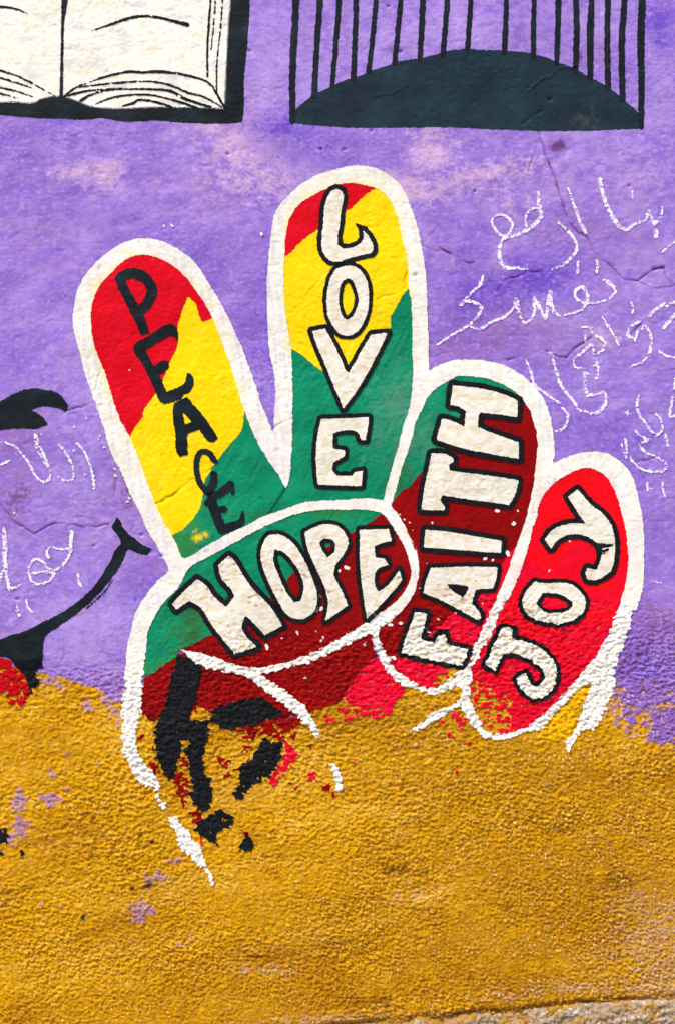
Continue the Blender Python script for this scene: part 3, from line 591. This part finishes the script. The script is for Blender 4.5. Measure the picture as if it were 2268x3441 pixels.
# drips and chips of white beside the outline
chips = []
for lst in (tN([(830,570,5),(655,610,6),(370,675,5),(510,680,5),(880,690,4),(920,790,6),(870,720,5),(1010,980,7),(1015,1040,8),(750,1030,5),(1140,1240,9),(1120,1270,8),(130,1370,7),(505,1445,6),(650,820,5),(815,535,4),(1010,1000,6),(1015,1065,6)]), ):
    pass
def dots(tfn, lst, k):
    out = []
    for (u, v, r) in lst:
        (px, py), = tfn([(u, v)]); a = rng.rand() * 3
        out.append(stroke([(px - r * k * .5 * math.cos(a), py - r * k * .5 * math.sin(a)), (px + r * k * .5 * math.cos(a), py + r * k * .5 * math.sin(a))], r * k * 1.3))
    return out
chips += dots(tN, [(830,570,8),(655,610,9),(370,675,8),(510,680,8),(880,690,7),(920,790,10),(870,720,8),(1010,980,11),(1015,1040,12),(750,1030,8),(1140,1240,14),(1120,1270,10),(130,1370,10),(650,820,8),(1140,112,9),(690,550,6),(765,535,6)], .4)
chips += dots(tA, [(790,20,10),(850,18,11),(1520,80,12),(530,1105,8)], .45)
chips += dots(tJ, [(1135,475,16),(1090,495,8),(970,730,18),(950,745,10),(830,880,12),(740,915,9),(640,965,16),(945,870,8),(990,910,8),(975,930,7),(1405,830,14),(1465,820,9),(1245,945,12),(1400,1030,12),(1430,1035,10),(880,1160,7),(1010,605,6),(970,650,8),(1310,770,9)], .54)
chips += dots(tF, [(1018,245,20),(848,285,14),(905,295,9),(1060,20,14),(135,780,16),(213,770,9),(495,740,9),(305,70,7),(410,320,8),(360,505,9),(830,625,9),(1237,360,8),(1330,380,11),(1483,155,8),(430,840,12),(412,815,9),(150,1025,14),(630,690,8)], .45)
chips += dots(tE, [(940,1270,16),(1095,1270,8),(1120,1315,7),(1065,1365,16),(280,1360,7),(305,1415,7),(205,1300,10),(240,1335,8),(450,1358,8)], .45)
paint('white_fleck', [(ragged(union(*chips), 2.5, 1, 1), 5, M_WHITE, whitec)], hand, kind='stuff')

# lettering
def outlined(tf, pts, holes=(), ring=16.0, extra=(), parent=None, ch='', corner=40, sm=True):
    w = poly(tf(pts), smooth=sm, corner=corner)
    if holes: w = minus(w, *[poly(tf(h), smooth=sm, corner=corner) for h in holes])
    k = w.off(-ring)
    if extra: k = union(k, *[poly(tf(e)) for e in extra])
    wr = ragged(w, 1.3, .8, 1.6, seed=3); kr = ragged(k, 1.5, 1.2, 1.8, seed=6)
    kr = kr.copy(np.maximum(kr.f, -(on(wr, kr) + 7)))
    wr = worn(wr, -3.0 + .5 * low)
    paint('letter', [(kr, 5, M_BLACK, blacko), (wr, 6, M_WHITE, whitel)], parent, 'white letter %s in a black outline' % ch)
outlined(tB, [(590,320),(630,300),(670,320),(680,360),(675,410),(660,470),(655,560),(638,650),(640,720),(680,752),(740,745),(810,710),(830,670),(828,612),(870,660),(900,720),(905,755),(890,785),(800,805),(720,825),(640,850),(580,840),(545,805),(520,750),(520,660),(530,560),(535,470),(555,380)], extra=[[(765,556),(800,568),(850,590),(900,650),(830,640),(800,640),(790,600)]], parent=mid_o, ch='L')
outlined(tB, [(690,885),(760,885),(820,930),(860,1010),(870,1100),(865,1200),(840,1290),(800,1360),(750,1400),(700,1405),(650,1390),(600,1330),(565,1250),(555,1150),(565,1050),(590,960),(630,905)], [[(705,977),(745,985),(770,1040),(793,1110),(785,1190),(750,1260),(710,1290),(680,1270),(655,1210),(645,1130),(655,1050),(675,1000)]], ring=13.5, parent=mid_o, ch='O')
outlined(tC, [(445,25),(545,10),(600,110),(650,210),(700,330),(720,340),(770,260),(830,150),(890,55),(1015,40),(950,170),(880,310),(800,450),(720,560),(680,612),(650,540),(600,420),(540,270),(480,130)], ring=15, parent=mid_o, ch='V')
outlined(tC, [(515,690),(870,678),(862,760),(845,850),(810,850),(790,795),(770,780),(640,785),(605,800),(598,900),(610,915),(690,925),(690,970),(640,1000),(600,1020),(595,1080),(630,1115),(740,1120),(770,1090),(825,1080),(815,1195),(490,1185),(480,1100),(475,950),(490,800)], ring=15, parent=mid_o, ch='E')
outlined(tE, [(605,325),(800,345),(980,390),(1095,440),(1090,565),(960,545),(815,530),(795,550),(795,640),(960,705),(1100,755),(1100,878),(960,855),(700,805),(480,735),(525,575),(600,592),(690,635),(705,520),(640,480),(585,472)], ring=18, parent=ring_o, ch='H')
outlined(tE, [(445,838),(540,840),(610,875),(605,905),(575,920),(580,965),(700,985),(850,1000),(1100,1040),(1080,1130),(1030,1225),(850,1200),(700,1180),(560,1157),(525,1150),(510,1190),(545,1240),(540,1265),(370,1262),(385,1130),(420,960)], ring=17, parent=ring_o, ch='T')
outlined(tF, [(400,68),(560,80),(760,115),(975,150),(965,243),(800,232),(600,215),(388,200)], ring=17, parent=ring_o, ch='I')
outlined(tF, [(440,355),(700,345),(940,348),(935,420),(905,510),(830,512),(775,520),(760,580),(745,620),(800,680),(815,710),(805,748),(740,720),(620,650),(500,590),(385,545),(400,460)], [[(560,475),(640,480),(728,492),(710,540),(685,580),(630,545),(580,510)]], ring=15, parent=ring_o, ch='A')
outlined(tF, [(325,688),(415,698),(395,780),(365,870),(380,895),(470,920),(500,860),(550,855),(560,930),(620,945),(720,968),(700,1030),(675,1088),(520,1060),(330,1020),(220,990),(260,860)], ring=16, parent=ring_o, ch='F')
outlined(tG, [(760,490),(830,435),(870,480),(930,550),(1010,610),(1080,700),(1105,790),(1112,880),(1105,970),(1080,1050),(1030,1090),(960,1120),(905,1112),(888,1070),(905,1028),(975,1040),(1005,960),(1000,870),(960,825),(900,790),(820,772),(740,785),(680,820),(632,882),(585,815),(640,745),(720,705),(800,690),(893,695),(850,640),(800,560)], ring=16.5, parent=pink_o, ch='Y')
smg = ragged(union(poly(tG([(960,838),(1100,848),(1095,862),(1020,880),(1012,935),(985,930),(975,880)])), stroke(tG([(1000,905),(1060,890)]), 8), stroke(tG([(1000,930),(1040,915)]), 5)), 2.5, 1.5)
paint('smudge', [(smg, 7, M_BLACK, blacko)], pink_o)
outlined(tG, [(510,1130),(560,1140),(740,1140),(800,1160),(850,1200),(890,1270),(885,1330),(840,1390),(760,1430),(680,1445),(560,1430),(480,1400),(430,1340),(415,1280),(440,1210),(470,1170)], [[(570,1215),(640,1215),(720,1235),(790,1280),(795,1310),(760,1345),(680,1365),(600,1365),(545,1330),(520,1290),(550,1245)]], ring=14, parent=pink_o, ch='O')
outlined(tH, [(255,140),(290,130),(350,150),(335,215),(450,240),(560,290),(630,360),(670,430),(665,540),(640,600),(580,650),(500,668),(430,620),(390,570),(370,520),(400,490),(445,475),(470,530),(500,570),(540,575),(585,520),(570,450),(500,390),(400,340),(310,325),(265,340),(240,390),(210,452),(135,415),(165,350),(200,260),(235,200)], ring=14.5, parent=pink_o, ch='J')
outlined(tJ, [(405,400),(440,430),(500,530),(560,610),(640,690),(700,770),(735,835),(630,895),(570,830),(510,770),(490,820),(490,860),(530,920),(580,965),(440,1010),(380,930),(300,830),(230,720),(160,680),(80,735),(55,700),(100,650),(210,545),(270,590),(310,650),(390,720),(440,650),(420,610),(360,540),(340,460)], ring=17, parent=thumb_o, ch='H')
outlined(tJ, [(660,270),(720,270),(790,310),(850,390),(910,510),(945,610),(950,700),(930,750),(870,795),(810,790),(760,760),(710,680),(650,560),(610,450),(605,370),(630,300)], [[(690,365),(740,375),(810,450),(860,540),(868,620),(850,680),(810,690),(770,640),(710,510),(680,420)]], ring=14.5, parent=thumb_o, ch='O')
outlined(tJ, [(875,255),(960,215),(1030,205),(1090,225),(1130,270),(1145,330),(1110,400),(1065,460),(1055,520),(1100,610),(1140,710),(1000,810),(1020,700),(1000,600),(950,490),(910,400),(880,310)], [[(990,295),(1040,300),(1065,325),(1060,380),(1015,412),(980,360),(965,320)]], ring=14, parent=thumb_o, ch='P')
outlined(tJ, [(1215,240),(1395,235),(1410,310),(1340,325),(1305,345),(1310,410),(1370,420),(1390,455),(1330,480),(1310,510),(1310,590),(1330,625),(1390,580),(1460,490),(1475,550),(1430,610),(1350,700),(1260,790),(1235,640),(1215,450)], ring=15, parent=thumb_o, ch='E')
def inked(F, ch): paint('letter', [(ragged(F, 1.8, 1.4, 1.5, seed=4), 5, M_BLACK, blackc)], idx_o, 'black brush letter %s' % ch)
inked(minus(poly(tA([(415,420),(450,370),(540,340),(610,345),(680,390),(730,460),(738,530),(700,620),(635,685),(660,760),(680,830),(615,840),(570,740),(500,600),(450,500)])), poly(tA([(500,430),(560,420),(620,445),(655,490),(650,550),(620,600),(595,620),(560,550),(520,480)]))), 'P')
inked(poly(tA([(560,920),(580,900),(700,830),(800,765),(850,758),(885,790),(895,850),(890,912),(870,855),(840,850),(720,915),(650,955),(690,1040),(715,1075),(770,1035),(820,1040),(830,1075),(810,1105),(755,1140),(780,1200),(805,1270),(860,1250),(930,1215),(955,1180),(960,1130),(985,1125),(1010,1165),(1010,1220),(985,1270),(940,1290),(920,1320),(850,1345),(790,1365),(750,1330),(720,1260),(670,1150),(620,1050),(565,970)])), 'E')
inked(minus(poly(tD([(640,20),(680,-10),(740,-38),(770,0),(830,70),(880,130),(940,220),(970,275),(940,305),(900,300),(850,240),(830,210),(740,240),(745,400),(680,415),(660,380),(650,250),(635,130),(632,60)])), poly(tD([(705,75),(775,150),(720,170)]))), 'A')
inked(union(stroke(tD([(945,445),(905,390),(860,375),(825,400),(808,470),(818,560),(845,630),(890,680)]), 20), stroke(tD([(940,545),(935,610),(900,680)]), [22, 28, 26])), 'C')
inked(union(stroke(tD([(885,765),(930,720),(1000,680),(1065,625),(1082,690)]), [18, 26, 28, 26, 12]), stroke(tD([(925,700),(930,770),(960,860),(1000,960)]), 32), stroke(tD([(1000,965),(1080,935),(1140,910),(1158,830)]), [26, 30, 24, 6]), stroke(tD([(960,825),(1015,805)]), 22)), 'E')

# ------------------------------------------------------------------ faded black brush marks under the hand
marks = thing('brush_mark', 700, 2860, 'faded vertical word in broad black brush strokes on the ochre below the thumb', 'black lettering')
for pts, thr in ((tK([(480,0),(560,20),(640,60),(645,130),(620,250),(580,380),(570,420),(650,440),(700,410),(690,490),(670,620),(650,720),(710,860),(700,980),(670,1040),(600,1000),(570,910),(580,860),(560,780),(560,700),(530,640),(560,560),(510,570),(510,650),(480,700),(470,800),(430,830),(380,760),(340,640),(340,480),(390,350),(440,180)]), -2.0),
                 (tK([(690,420),(720,360),(850,315),(1020,285),(1100,330),(1180,390),(1080,430),(900,480),(800,490),(740,455)]), -2.4),
                 (tK([(1050,550),(1180,580),(1160,680),(1090,800),(1010,840),(930,910),(900,960),(850,920),(890,850),(900,740),(960,690)]), -1.8),
                 (tK([(770,1020),(860,1080),(850,1130),(770,1160),(740,1200),(750,1250),(720,1240),(680,1220),(590,1150),(680,1070)]), -1.5),
                 (tK([(940,1180),(990,1240),(980,1290),(940,1300),(890,1260),(920,1210)]), -1.2)):
    paint('stroke', [(worn(ragged(poly(pts), 3, 2, 4.5, seed=5), thr), 3, M_BLACK, blacko)], marks)

# ------------------------------------------------------------------ painted book
book = thing('painted_book', 300, 415, 'open book painted in cream with black cover in the top corner', 'painted book')
cream = mix(flat(lin(251, 249, 238) * .88), lin(242, 236, 212) * .88, np.clip(.15 + .8 * n_sm + .4 * n_mid, 0, .9))
cream = mix(cream, lin(214, 206, 222) * .88, np.clip(-.15 + .9 * noise(80, 40, 81), 0, .5))
cov_up = tS([(-900,700),(0,715),(100,712),(240,720),(290,692),(420,672),(500,690),(560,715),(650,745),(850,755),(1100,745),(1560,755)])
page_r = tS2([(0,600),(10,400),(20,180),(35,0)])
cover = poly(tS([(-1100,730),(0,800),(250,820),(450,825),(600,830),(700,820),(870,845),(1100,835),(1250,848),(1560,855)]) + tS2([(110,845),(120,800),(125,550),(150,300),(165,0)]) + [(850, -520), (-620, -520)], corner=35)
pages = poly(cov_up + page_r + [(790, -450), (-560, -450), (-560, 330)], corner=35)
paint('cover', [(ragged(minus(cover, pages.off(4)), 1.6, 1.4), 1, M_BLACK, blackc)], book)
midx_ = poly([(-700, -600), (214, -600), (206, 420), (-700, 420)], smooth=False)
pg_l = paint('page', [(ragged(inter(pages, midx_), 1, .8), 1, M_WHITE, cream)], book, 'left page')
pg_r = paint('page', [(ragged(minus(pages, midx_), 1, .8), 1, M_WHITE, cream)], book, 'right page')
paint('spine', [(ragged(poly(tS([(438,-1000),(480,-1000),(475,0),(450,150),(445,300),(440,675),(415,675),(425,350),(430,0)])), 1, 1), 3, M_BLACK, blackc)], book)
def ink(pts, w, par, thr=-2.2, nm='ink_line'):
    paint(nm, [(worn(ragged(stroke(pts, w), 2.0, .8, 1), thr), 3, M_BLACK, blacko)], par)
ink(tS([(640,212),(760,172),(880,130),(960,114),(1060,114),(1180,140),(1300,172)]), [3, 8, 11, 9, 9, 9, 15], pg_r)
ink(tS([(450,670),(520,612),(620,570),(720,535),(820,510),(900,497),(1000,502),(1100,497),(1200,505),(1330,530),(1450,575),(1500,640),(1558,745)]), [8, 7, 3, 8, 7, 10, 8, 12, 8, 8, 7, 8, 9], pg_r, -1.6)
ink(tS([(540,605),(640,592),(780,577),(900,568),(1060,566),(1180,590),(1300,640),(1410,670),(1540,740)]), [6, 5, 8, 6, 6, 7, 8, 7, 4], pg_r, -1.5)
ink(tS([(480,662),(560,640),(640,625),(760,620)]), [8, 9, 7, 4], pg_r)
ink(tS([(560,700),(640,652),(760,620),(900,617),(1050,620),(1180,630),(1300,690),(1460,742)]), [10, 8, 9, 6, 8, 9, 11, 8], pg_r, -1.6)
ink(tS([(660,722),(760,682),(880,660),(1040,658),(1150,680),(1260,710),(1370,750)]), [4, 7, 7, 6, 7, 8, 10], pg_r)
ink(tS([(850,735),(930,712),(960,695),(1050,700),(1190,740)]), [6, 9, 8, 8, 7], pg_r)
ink(tS([(1462,-200),(1462,0),(1450,150),(1440,350),(1440,530)]), [6, 6, 8, 7, 7], pg_r, -1.8)
ink(tS([(1497,-200),(1495,0),(1480,200),(1465,350)]), 5, pg_r, -1.0); ink(tS([(1547,-200),(1545,0),(1530,200),(1505,450),(1505,630)]), 5.5, pg_r, -1.0)
ink(tS([(-300,60),(0,50),(60,55),(130,70),(190,95)]), [10, 9, 8, 6, 3], pg_l, -1.6)
ink(tS([(-300,440),(0,490),(100,520),(220,575),(300,620),(390,670)]), [9, 9, 5, 7, 4, 3], pg_l, -1.5); ink(tS([(-300,480),(0,540),(120,578),(220,610)]), [8, 7, 6, 5], pg_l, -1.5)
ink(tS([(-300,560),(0,610),(100,630),(230,672)]), [8, 7, 6, 4], pg_l, -1.4); ink(tS([(-300,620),(0,650),(130,682)]), [8, 7, 4], pg_l, -1.4)

# ------------------------------------------------------------------ black dome with bars
dome_o = thing('painted_dome', 1450, 430, 'flat black painted dome under a row of thin vertical bars', 'painted dome')
slate = mix(flat(lin(24, 37, 50)), lin(28, 58, 68), np.clip(.3 + .5 * noise(190, 150, 83) + .3 * n_mid, 0, 1))
slate = mix(slate, lin(120, 124, 110) * .7, patch([(1960, 410, 26, 20, .6), (1990, 385, 10, 20, .4)], .3))
dome = poly(tS2([(437,852),(460,790),(590,672),(720,602),(850,547),(930,522),(1000,490),(1140,445),(1200,422),(1360,400),(1480,370)]) + tS3([(0,355),(110,342),(200,346),(400,350),(560,370),(680,400),(740,425),(830,457),(900,490),(1000,545),(1110,610),(1220,700),(1310,785),(1348,892),(1000,906),(600,906),(300,896),(0,882)]) + tS2([(900,886),(700,876)]), corner=40)
paint('dome', [(ragged(dome, 1.8, 1.4), 1, M_BLACK, slate)], dome_o)
bars = [(tS2, [(490,-500),(485,0),(470,300),(460,520),(460,840)], [24, 23, 23, 20]), (tS2, [(655,-500),(650,0),(630,300),(610,670)], [20, 21, 19, 20]), (tS2, [(790,-500),(782,0),(760,300),(733,610)], [17, 18, 17, 16]), (tS2, [(905,-500),(900,0),(893,250),(880,550)], 18.5), (tS2, [(1050,-500),(1037,0),(1010,300),(985,500)], 17), (tS2, [(1220,-500),(1207,0),(1185,250),(1165,440)], 17.5), (tS2, [(1370,-500),(1362,0),(1350,250),(1340,410)], [20, 20, 17]), (tS2, [(1545,-500),(1530,0),(1500,380)], 18),
        (tS3, [(165,-500),(150,0),(125,350)], 17), (tS3, [(400,-500),(395,0),(383,360)], [16, 16, 19]), (tS3, [(590,-500),(587,0),(583,200),(585,390)], 17), (tS3, [(760,-500),(757,0),(745,435)], [20, 20, 17]), (tS3, [(878,-500),(878,0),(884,220),(875,490)], [19, 19, 21, 20]), (tS3, [(990,-500),(988,0),(978,200),(978,535)], [17, 18, 25, 20]), (tS3, [(1102,-500),(1100,0),(1095,170),(1100,610)], [20, 20, 19, 20]), (tS3, [(1220,-500),(1215,0),(1197,250),(1200,690)], [20, 20, 22, 20]), (tS3, [(1345,-500),(1340,0),(1328,250),(1332,600),(1330,880)], [24, 24, 26, 22, 18])]
for tf, pts, w in bars:
    paint('bar', [(ragged(stroke(tf(pts), w), 1.5, 1.8, seed=2), 2, M_BLACK, blackc)], dome_o)

# ------------------------------------------------------------------ smiling face at the left edge
face = thing('painted_smile', 120, 2400, 'black painted smile and eyelash of a large face cut off by the left edge', 'painted face')
lash = poly(tN([(-700,560),(-300,450),(0,390),(150,310),(270,282),(400,285),(500,310),(560,360),(600,440),(585,475),(480,440),(380,435),(270,470),(330,490),(410,560),(420,590),(330,630),(200,625),(0,640),(-400,720),(-700,700)]))
paint('eyelash', [(ragged(lash, 2, 2), 2, M_BLACK, blackc)], face)
smile = poly(tO([(-900,1210),(-300,1220),(0,1170),(120,1130),(270,1080),(400,1010),(540,940),(700,830),(850,680),(960,500),(1020,380),(1060,330),(1050,280),(1000,220),(980,180),(1000,150),(1025,90),(1050,120),(1075,180),(1130,240),(1240,330),(1330,375),(1310,410),(1290,430),(1200,410),(1130,380),(1095,440),(1050,540),(980,640),(860,780),(700,930),(520,1060),(400,1150),(385,1260),(372,1380),(330,1430),(200,1440),(130,1380),(60,1330),(0,1325),(-900,1330)]))
paint('mouth_line', [(ragged(smile, 2, 1.6), 2, M_BLACK, blackc)], face)
paint('mouth_line', [(worn(ragged(stroke(tO([(992,640),(940,730),(860,815),(760,900)]), [3, 5, 5, 3]), 1.5, 1, 1), -1.6), 2, M_BLACK, blackc)], face)
chin = poly(tP([(100,310),(250,300),(370,300),(380,380),(300,410),(340,480),(350,520),(290,570),(270,620),(225,640),(240,520),(190,420),(120,350)]))
paint('mouth_corner', [(worn(ragged(chin, 3, 2, 4), -1.9), 2, M_BLACK, blacko)], face)
tong = poly(tP([(-900,280),(0,288),(60,300),(110,320),(150,380),(210,440),(245,540),(235,640),(190,700),(110,720),(70,660),(75,570),(0,600),(-900,640)]))
paint('tongue', [(worn(ragged(tong, 4, 3, 6), -1.15 + .6 * sstep(2290, 2350, Y)), 3, M_GLOSS, mix(redc, C_DRED, .5 + 0 * X))], face)
scrap = thing('paint_remnant', 30, 2840, 'small black scrap of old paint low on the ochre at the left edge', 'paint remnant')
for p, th in (([(-60,1790),(0,1780),(60,1790),(75,1860),(60,1930),(40,1900),(0,1910),(-60,1900)], -1.6), ([(-20,1985),(50,1988),(40,2005),(-20,2007)], -1.8), ([(178,1983),(212,1990),(217,2012),(190,2015)], -1.8)):
    paint('scrap', [(worn(ragged(poly(tP(p)), 3, 2, 4), th), 2, M_BLACK, blacko)], scrap)

# ------------------------------------------------------------------ chalk writing
chalkc = mix(flat(C_CHALK), C_LAV * 1.25, np.clip(.32 + 1.0 * noise(10, 8, 93) + .6 * n_sm + .3 * speck, 0, .8))
def chalk(label, strokes, group='chalk scribbles on the violet wall', name='chalk_writing'):
    pts = np.array([p for s in strokes for p in s[0]])
    o = thing(name, (pts[:, 0].min() + pts[:, 0].max()) / 2, pts[:, 1].max(), label, 'chalk writing', group)
    for s in strokes:
        F = stroke(s[0], s[1] if len(s) > 1 else 10.5)
        x, y = X[F.sl], Y[F.sl]
        gr = noise(7.5, 7, 91, R(20), x, y); g2 = noise(15, 11, 92, R(-35), x, y); sp = speck[F.sl]
        F = F.copy(np.maximum(F.f - 0.2 + 3.2 * g2 + 2.6 * gr + 2.2 * sp, (-.5 - gr * .9 - g2 * .8 - .45 * sp - 0.2 * trowel[F.sl]) * 7))
        paint('chalk_stroke', [(F, 3, M_CHALK, chalkc)], o)
chalk('topmost chalk scribble, right of the LOVE finger, long tail and loops', [
    (tL([(1070,105),(1090,200),(1120,280),(1160,360),(1210,420),(1250,432),(1300,395),(1370,370),(1390,310),(1410,370),(1430,395),(1470,350),(1478,290)]), [15,14,13,15,15,13,10,9,12,12,12,9,8]), (tL([(1281,185),(1286,230)]), 8), (tL([(1441,440),(1437,478)]), 15),
    (tL([(862,160),(900,270),(930,350),(977,455)]), [7, 9, 12, 12]), (tL([(800,385),(860,440),(900,490),(920,560),(880,620),(820,670),(755,695)]), [8,10,12,11,10,9,6]),
    (tL([(665,190),(672,290),(685,340),(640,400),(580,440),(500,480),(440,485),(380,430),(362,370),(400,335),(460,350),(495,400),(480,450),(430,500),(410,560),(412,620),(440,680),(510,690),(590,695)]), [12,14,14,13,12,12,11,9,8,8,9,11,11,11,12,12,12,11,7]), (tL([(672,285),(610,305),(582,360),(590,415)]), 9)])
chalk('two short chalk ticks side by side beneath the topmost scribble', [(tL([(928,645),(924,718)]), 10), (tL([(1050,635),(1060,665),(1052,710)]), 10)], name='chalk_tick')
chalk('slanting chalk word on the deep violet patch, starting with a zigzag', [
    (tL([(300,740),(285,790),(220,855),(155,930),(195,905),(260,920),(290,940),(270,1000),(210,1060),(130,1110),(60,1150),(0,1195)]), [10,12,9,11,10,11,12,11,11,9,8,7]),
    (tL([(220,1075),(290,1085),(360,1040),(440,1010),(500,950),(520,900),(545,1000),(575,1050),(630,1010),(640,885),(680,960),(715,1020),(742,850),(760,960),(803,1005)]), [8,10,9,10,9,18,10,10,9,14,10,12,16,12,10])])
chalk('looped chalk letter with open hook above the drooping scribble', [
    (tL([(840,995),(910,980),(970,940),(990,880),(960,810),(915,830),(910,880),(960,915),(1060,912),(1130,890),(1178,840),(1150,800),(1100,765)]), [8,8,9,12,11,11,10,10,7,7,10,13,10])])
chalk('drooping chalk word with boxy middle between the FAITH finger and the right edge', [
    (tM([(740,260),(830,268),(840,310)]), [4, 10, 9]), (tM([(775,315),(780,390)]), [6, 9]), (tM([(870,340),(930,365),(945,440),(890,490)]), 10), (tM([(820,410),(740,490),(690,530),(672,575),(700,620),(740,615)]), [13, 12, 8, 8, 7, 7]),
    (tM([(845,410),(850,500),(880,570),(890,640),(872,715)]), [8,9,10,9,8]), (tM([(840,600),(880,590)]), 6), (tM([(800,670),(770,660),(775,780),(790,855),(860,850),(930,830)]), [8,8,9,12,9,12]), (tM([(945,840),(962,890),(940,955),(850,1020),(790,1000),(720,985),(680,920),(600,820),(550,740),(520,640),(490,545)]), [10,10,13,11,9,10,10,11,11,10,9]), (tM([(460,475),(500,512)]), 7)])
chalk('single curved chalk stroke ending on the white outline above the JOY finger', [
    (tM([(250,540),(280,600),(310,680),(330,760),(400,820),(470,870),(550,930)]), [5,9,10,9,12,9,8]), (tM([(575,975),(610,1000),(625,1060),(600,1130),(560,1160),(510,1170)]), [9,10,9,10,10,7])])
chalk('broken diagonal chalk dash left of the crack with a comma above it', [(tM([(920,155),(950,210),(990,270),(1030,340),(1065,410)]), [4,8,9,10,9]), (tM([(1180,45),(1200,100),(1188,130)]), 8)], name='chalk_dash')
chalk('chalk question-mark curve with small loop on the cracked patch near the right edge', [(tM([(1255,210),(1180,250),(1142,330),(1200,350),(1240,300),(1210,380)]), [10,11,9,9,8,6]), (tM([(1270,275),(1305,245),(1345,310),(1355,400),(1340,480),(1280,560),(1170,605)]), [7,9,9,10,12,9,5])])
chalk('chalk strokes running off the right edge, above the question-mark curve', [(tM([(1340,158),(1400,100),(1470,50)]), 12), (tM([(1490,80),(1530,50),(1700,20)]), 11), (tM([(1465,268),(1520,200),(1580,140),(1650,90)]), 13), (tL([(1483,580),(1568,510),(1640,460)]), [8, 9, 9])])
chalk('chalk letters cut by the right edge, lower down beside the cracks', [(tM([(1425,470),(1480,510),(1560,525),(1640,530)]), 9), (tM([(1572,690),(1550,795)]), 10), (tM([(1540,880),(1515,1045),(1640,1030)]), 10), (tM([(1530,900),(1580,870)]), 8)])
chalk('chalk V-shaped hook with a small cross beside it', [(tM([(1245,858),(1228,930),(1250,1030),(1300,1100),(1350,1170),(1400,1215),(1450,1160),(1442,1080),(1392,1010)]), [8,10,11,9,9,9,8,8,6]), (tM([(1120,1010),(1170,1022)]), 8), (tM([(1150,990),(1140,1035)]), 7)])
chalk('chalk S-shaped letter just right of the JOY fingertip', [(tM([(1215,1165),(1260,1215),(1325,1248),(1255,1290),(1290,1350),(1400,1400),(1485,1465),(1468,1515),(1380,1530),(1260,1500),(1165,1410)]), [7,8,11,9,8,9,9,8,9,8,8]), (tM([(1125,1245),(1138,1330),(1130,1415)]), 8), (tM([(1095,1285),(1120,1390)]), 6), (tM([(1478,1205),(1498,1300)]), 9)])
chalk('pair of faint chalk ticks beside the white outline of the JOY finger', [(tG([(1355,385),(1358,440)]), 8), (tG([(1360,425),(1385,432)]), 6), (tG([(1472,385),(1470,430),(1488,490)]), 8), (tG([(1400,1130),(1470,1140)]), 5)], name='chalk_tick')
GL = 'chalk scribbles beside the face'
chalk('wavy chalk word below the black eyelash at the left', [(tN([(-120,800),(0,755),(60,755),(130,780),(200,850),(260,930),(310,1030),(385,1098),(430,1080),(452,1010),(400,930),(340,830)]), [8,7,7,7,8,9,9,10,10,10,8,7]), (tN([(318,685),(330,790)]), 12), (tN([(330,720),(380,830),(420,930),(455,1020)]), 9), (tN([(-60,980),(0,955),(82,910)]), 9), (tN([(525,762),(580,840),(630,930),(652,1020),(640,1075),(570,1083),(515,1050)]), [8,9,9,8,8,7,6]), (tN([(680,755),(740,820),(790,940),(820,1050),(830,1150)]), [8,8,10,9,12])], GL)
chalk('looped chalk letters inside the curve of the black smile', [(tO([(40,208),(50,350),(45,450),(60,600),(85,732),(150,710),(185,688)]), [16,17,16,14,10,8,6]), (tO([(-60,640),(0,625),(25,570),(10,650)]), 8), (tO([(635,230),(625,330),(615,430),(560,510),(490,560),(430,548),(370,480),(310,470),(258,540),(265,620),(300,680),(380,680),(460,640),(482,590),(380,575),(290,592)]), [13,13,11,9,9,8,9,8,9,9,9,9,10,9,8,8]), (tO([(625,372),(530,385),(450,362),(412,405),(432,450)]), [8,7,7,8,10])], GL)
chalk('three small chalk ticks below the looped letters inside the smile', [(tO([(688,605),(695,660),(715,705)]), 9), (tO([(233,820),(243,875),(285,930)]), [7, 9, 9]), (tO([(158,870),(158,920),(182,975)]), [6, 11, 6])], GL, name='chalk_tick')
print('TRIANGLES', TRIS[0], 'GRID', NX, NY)
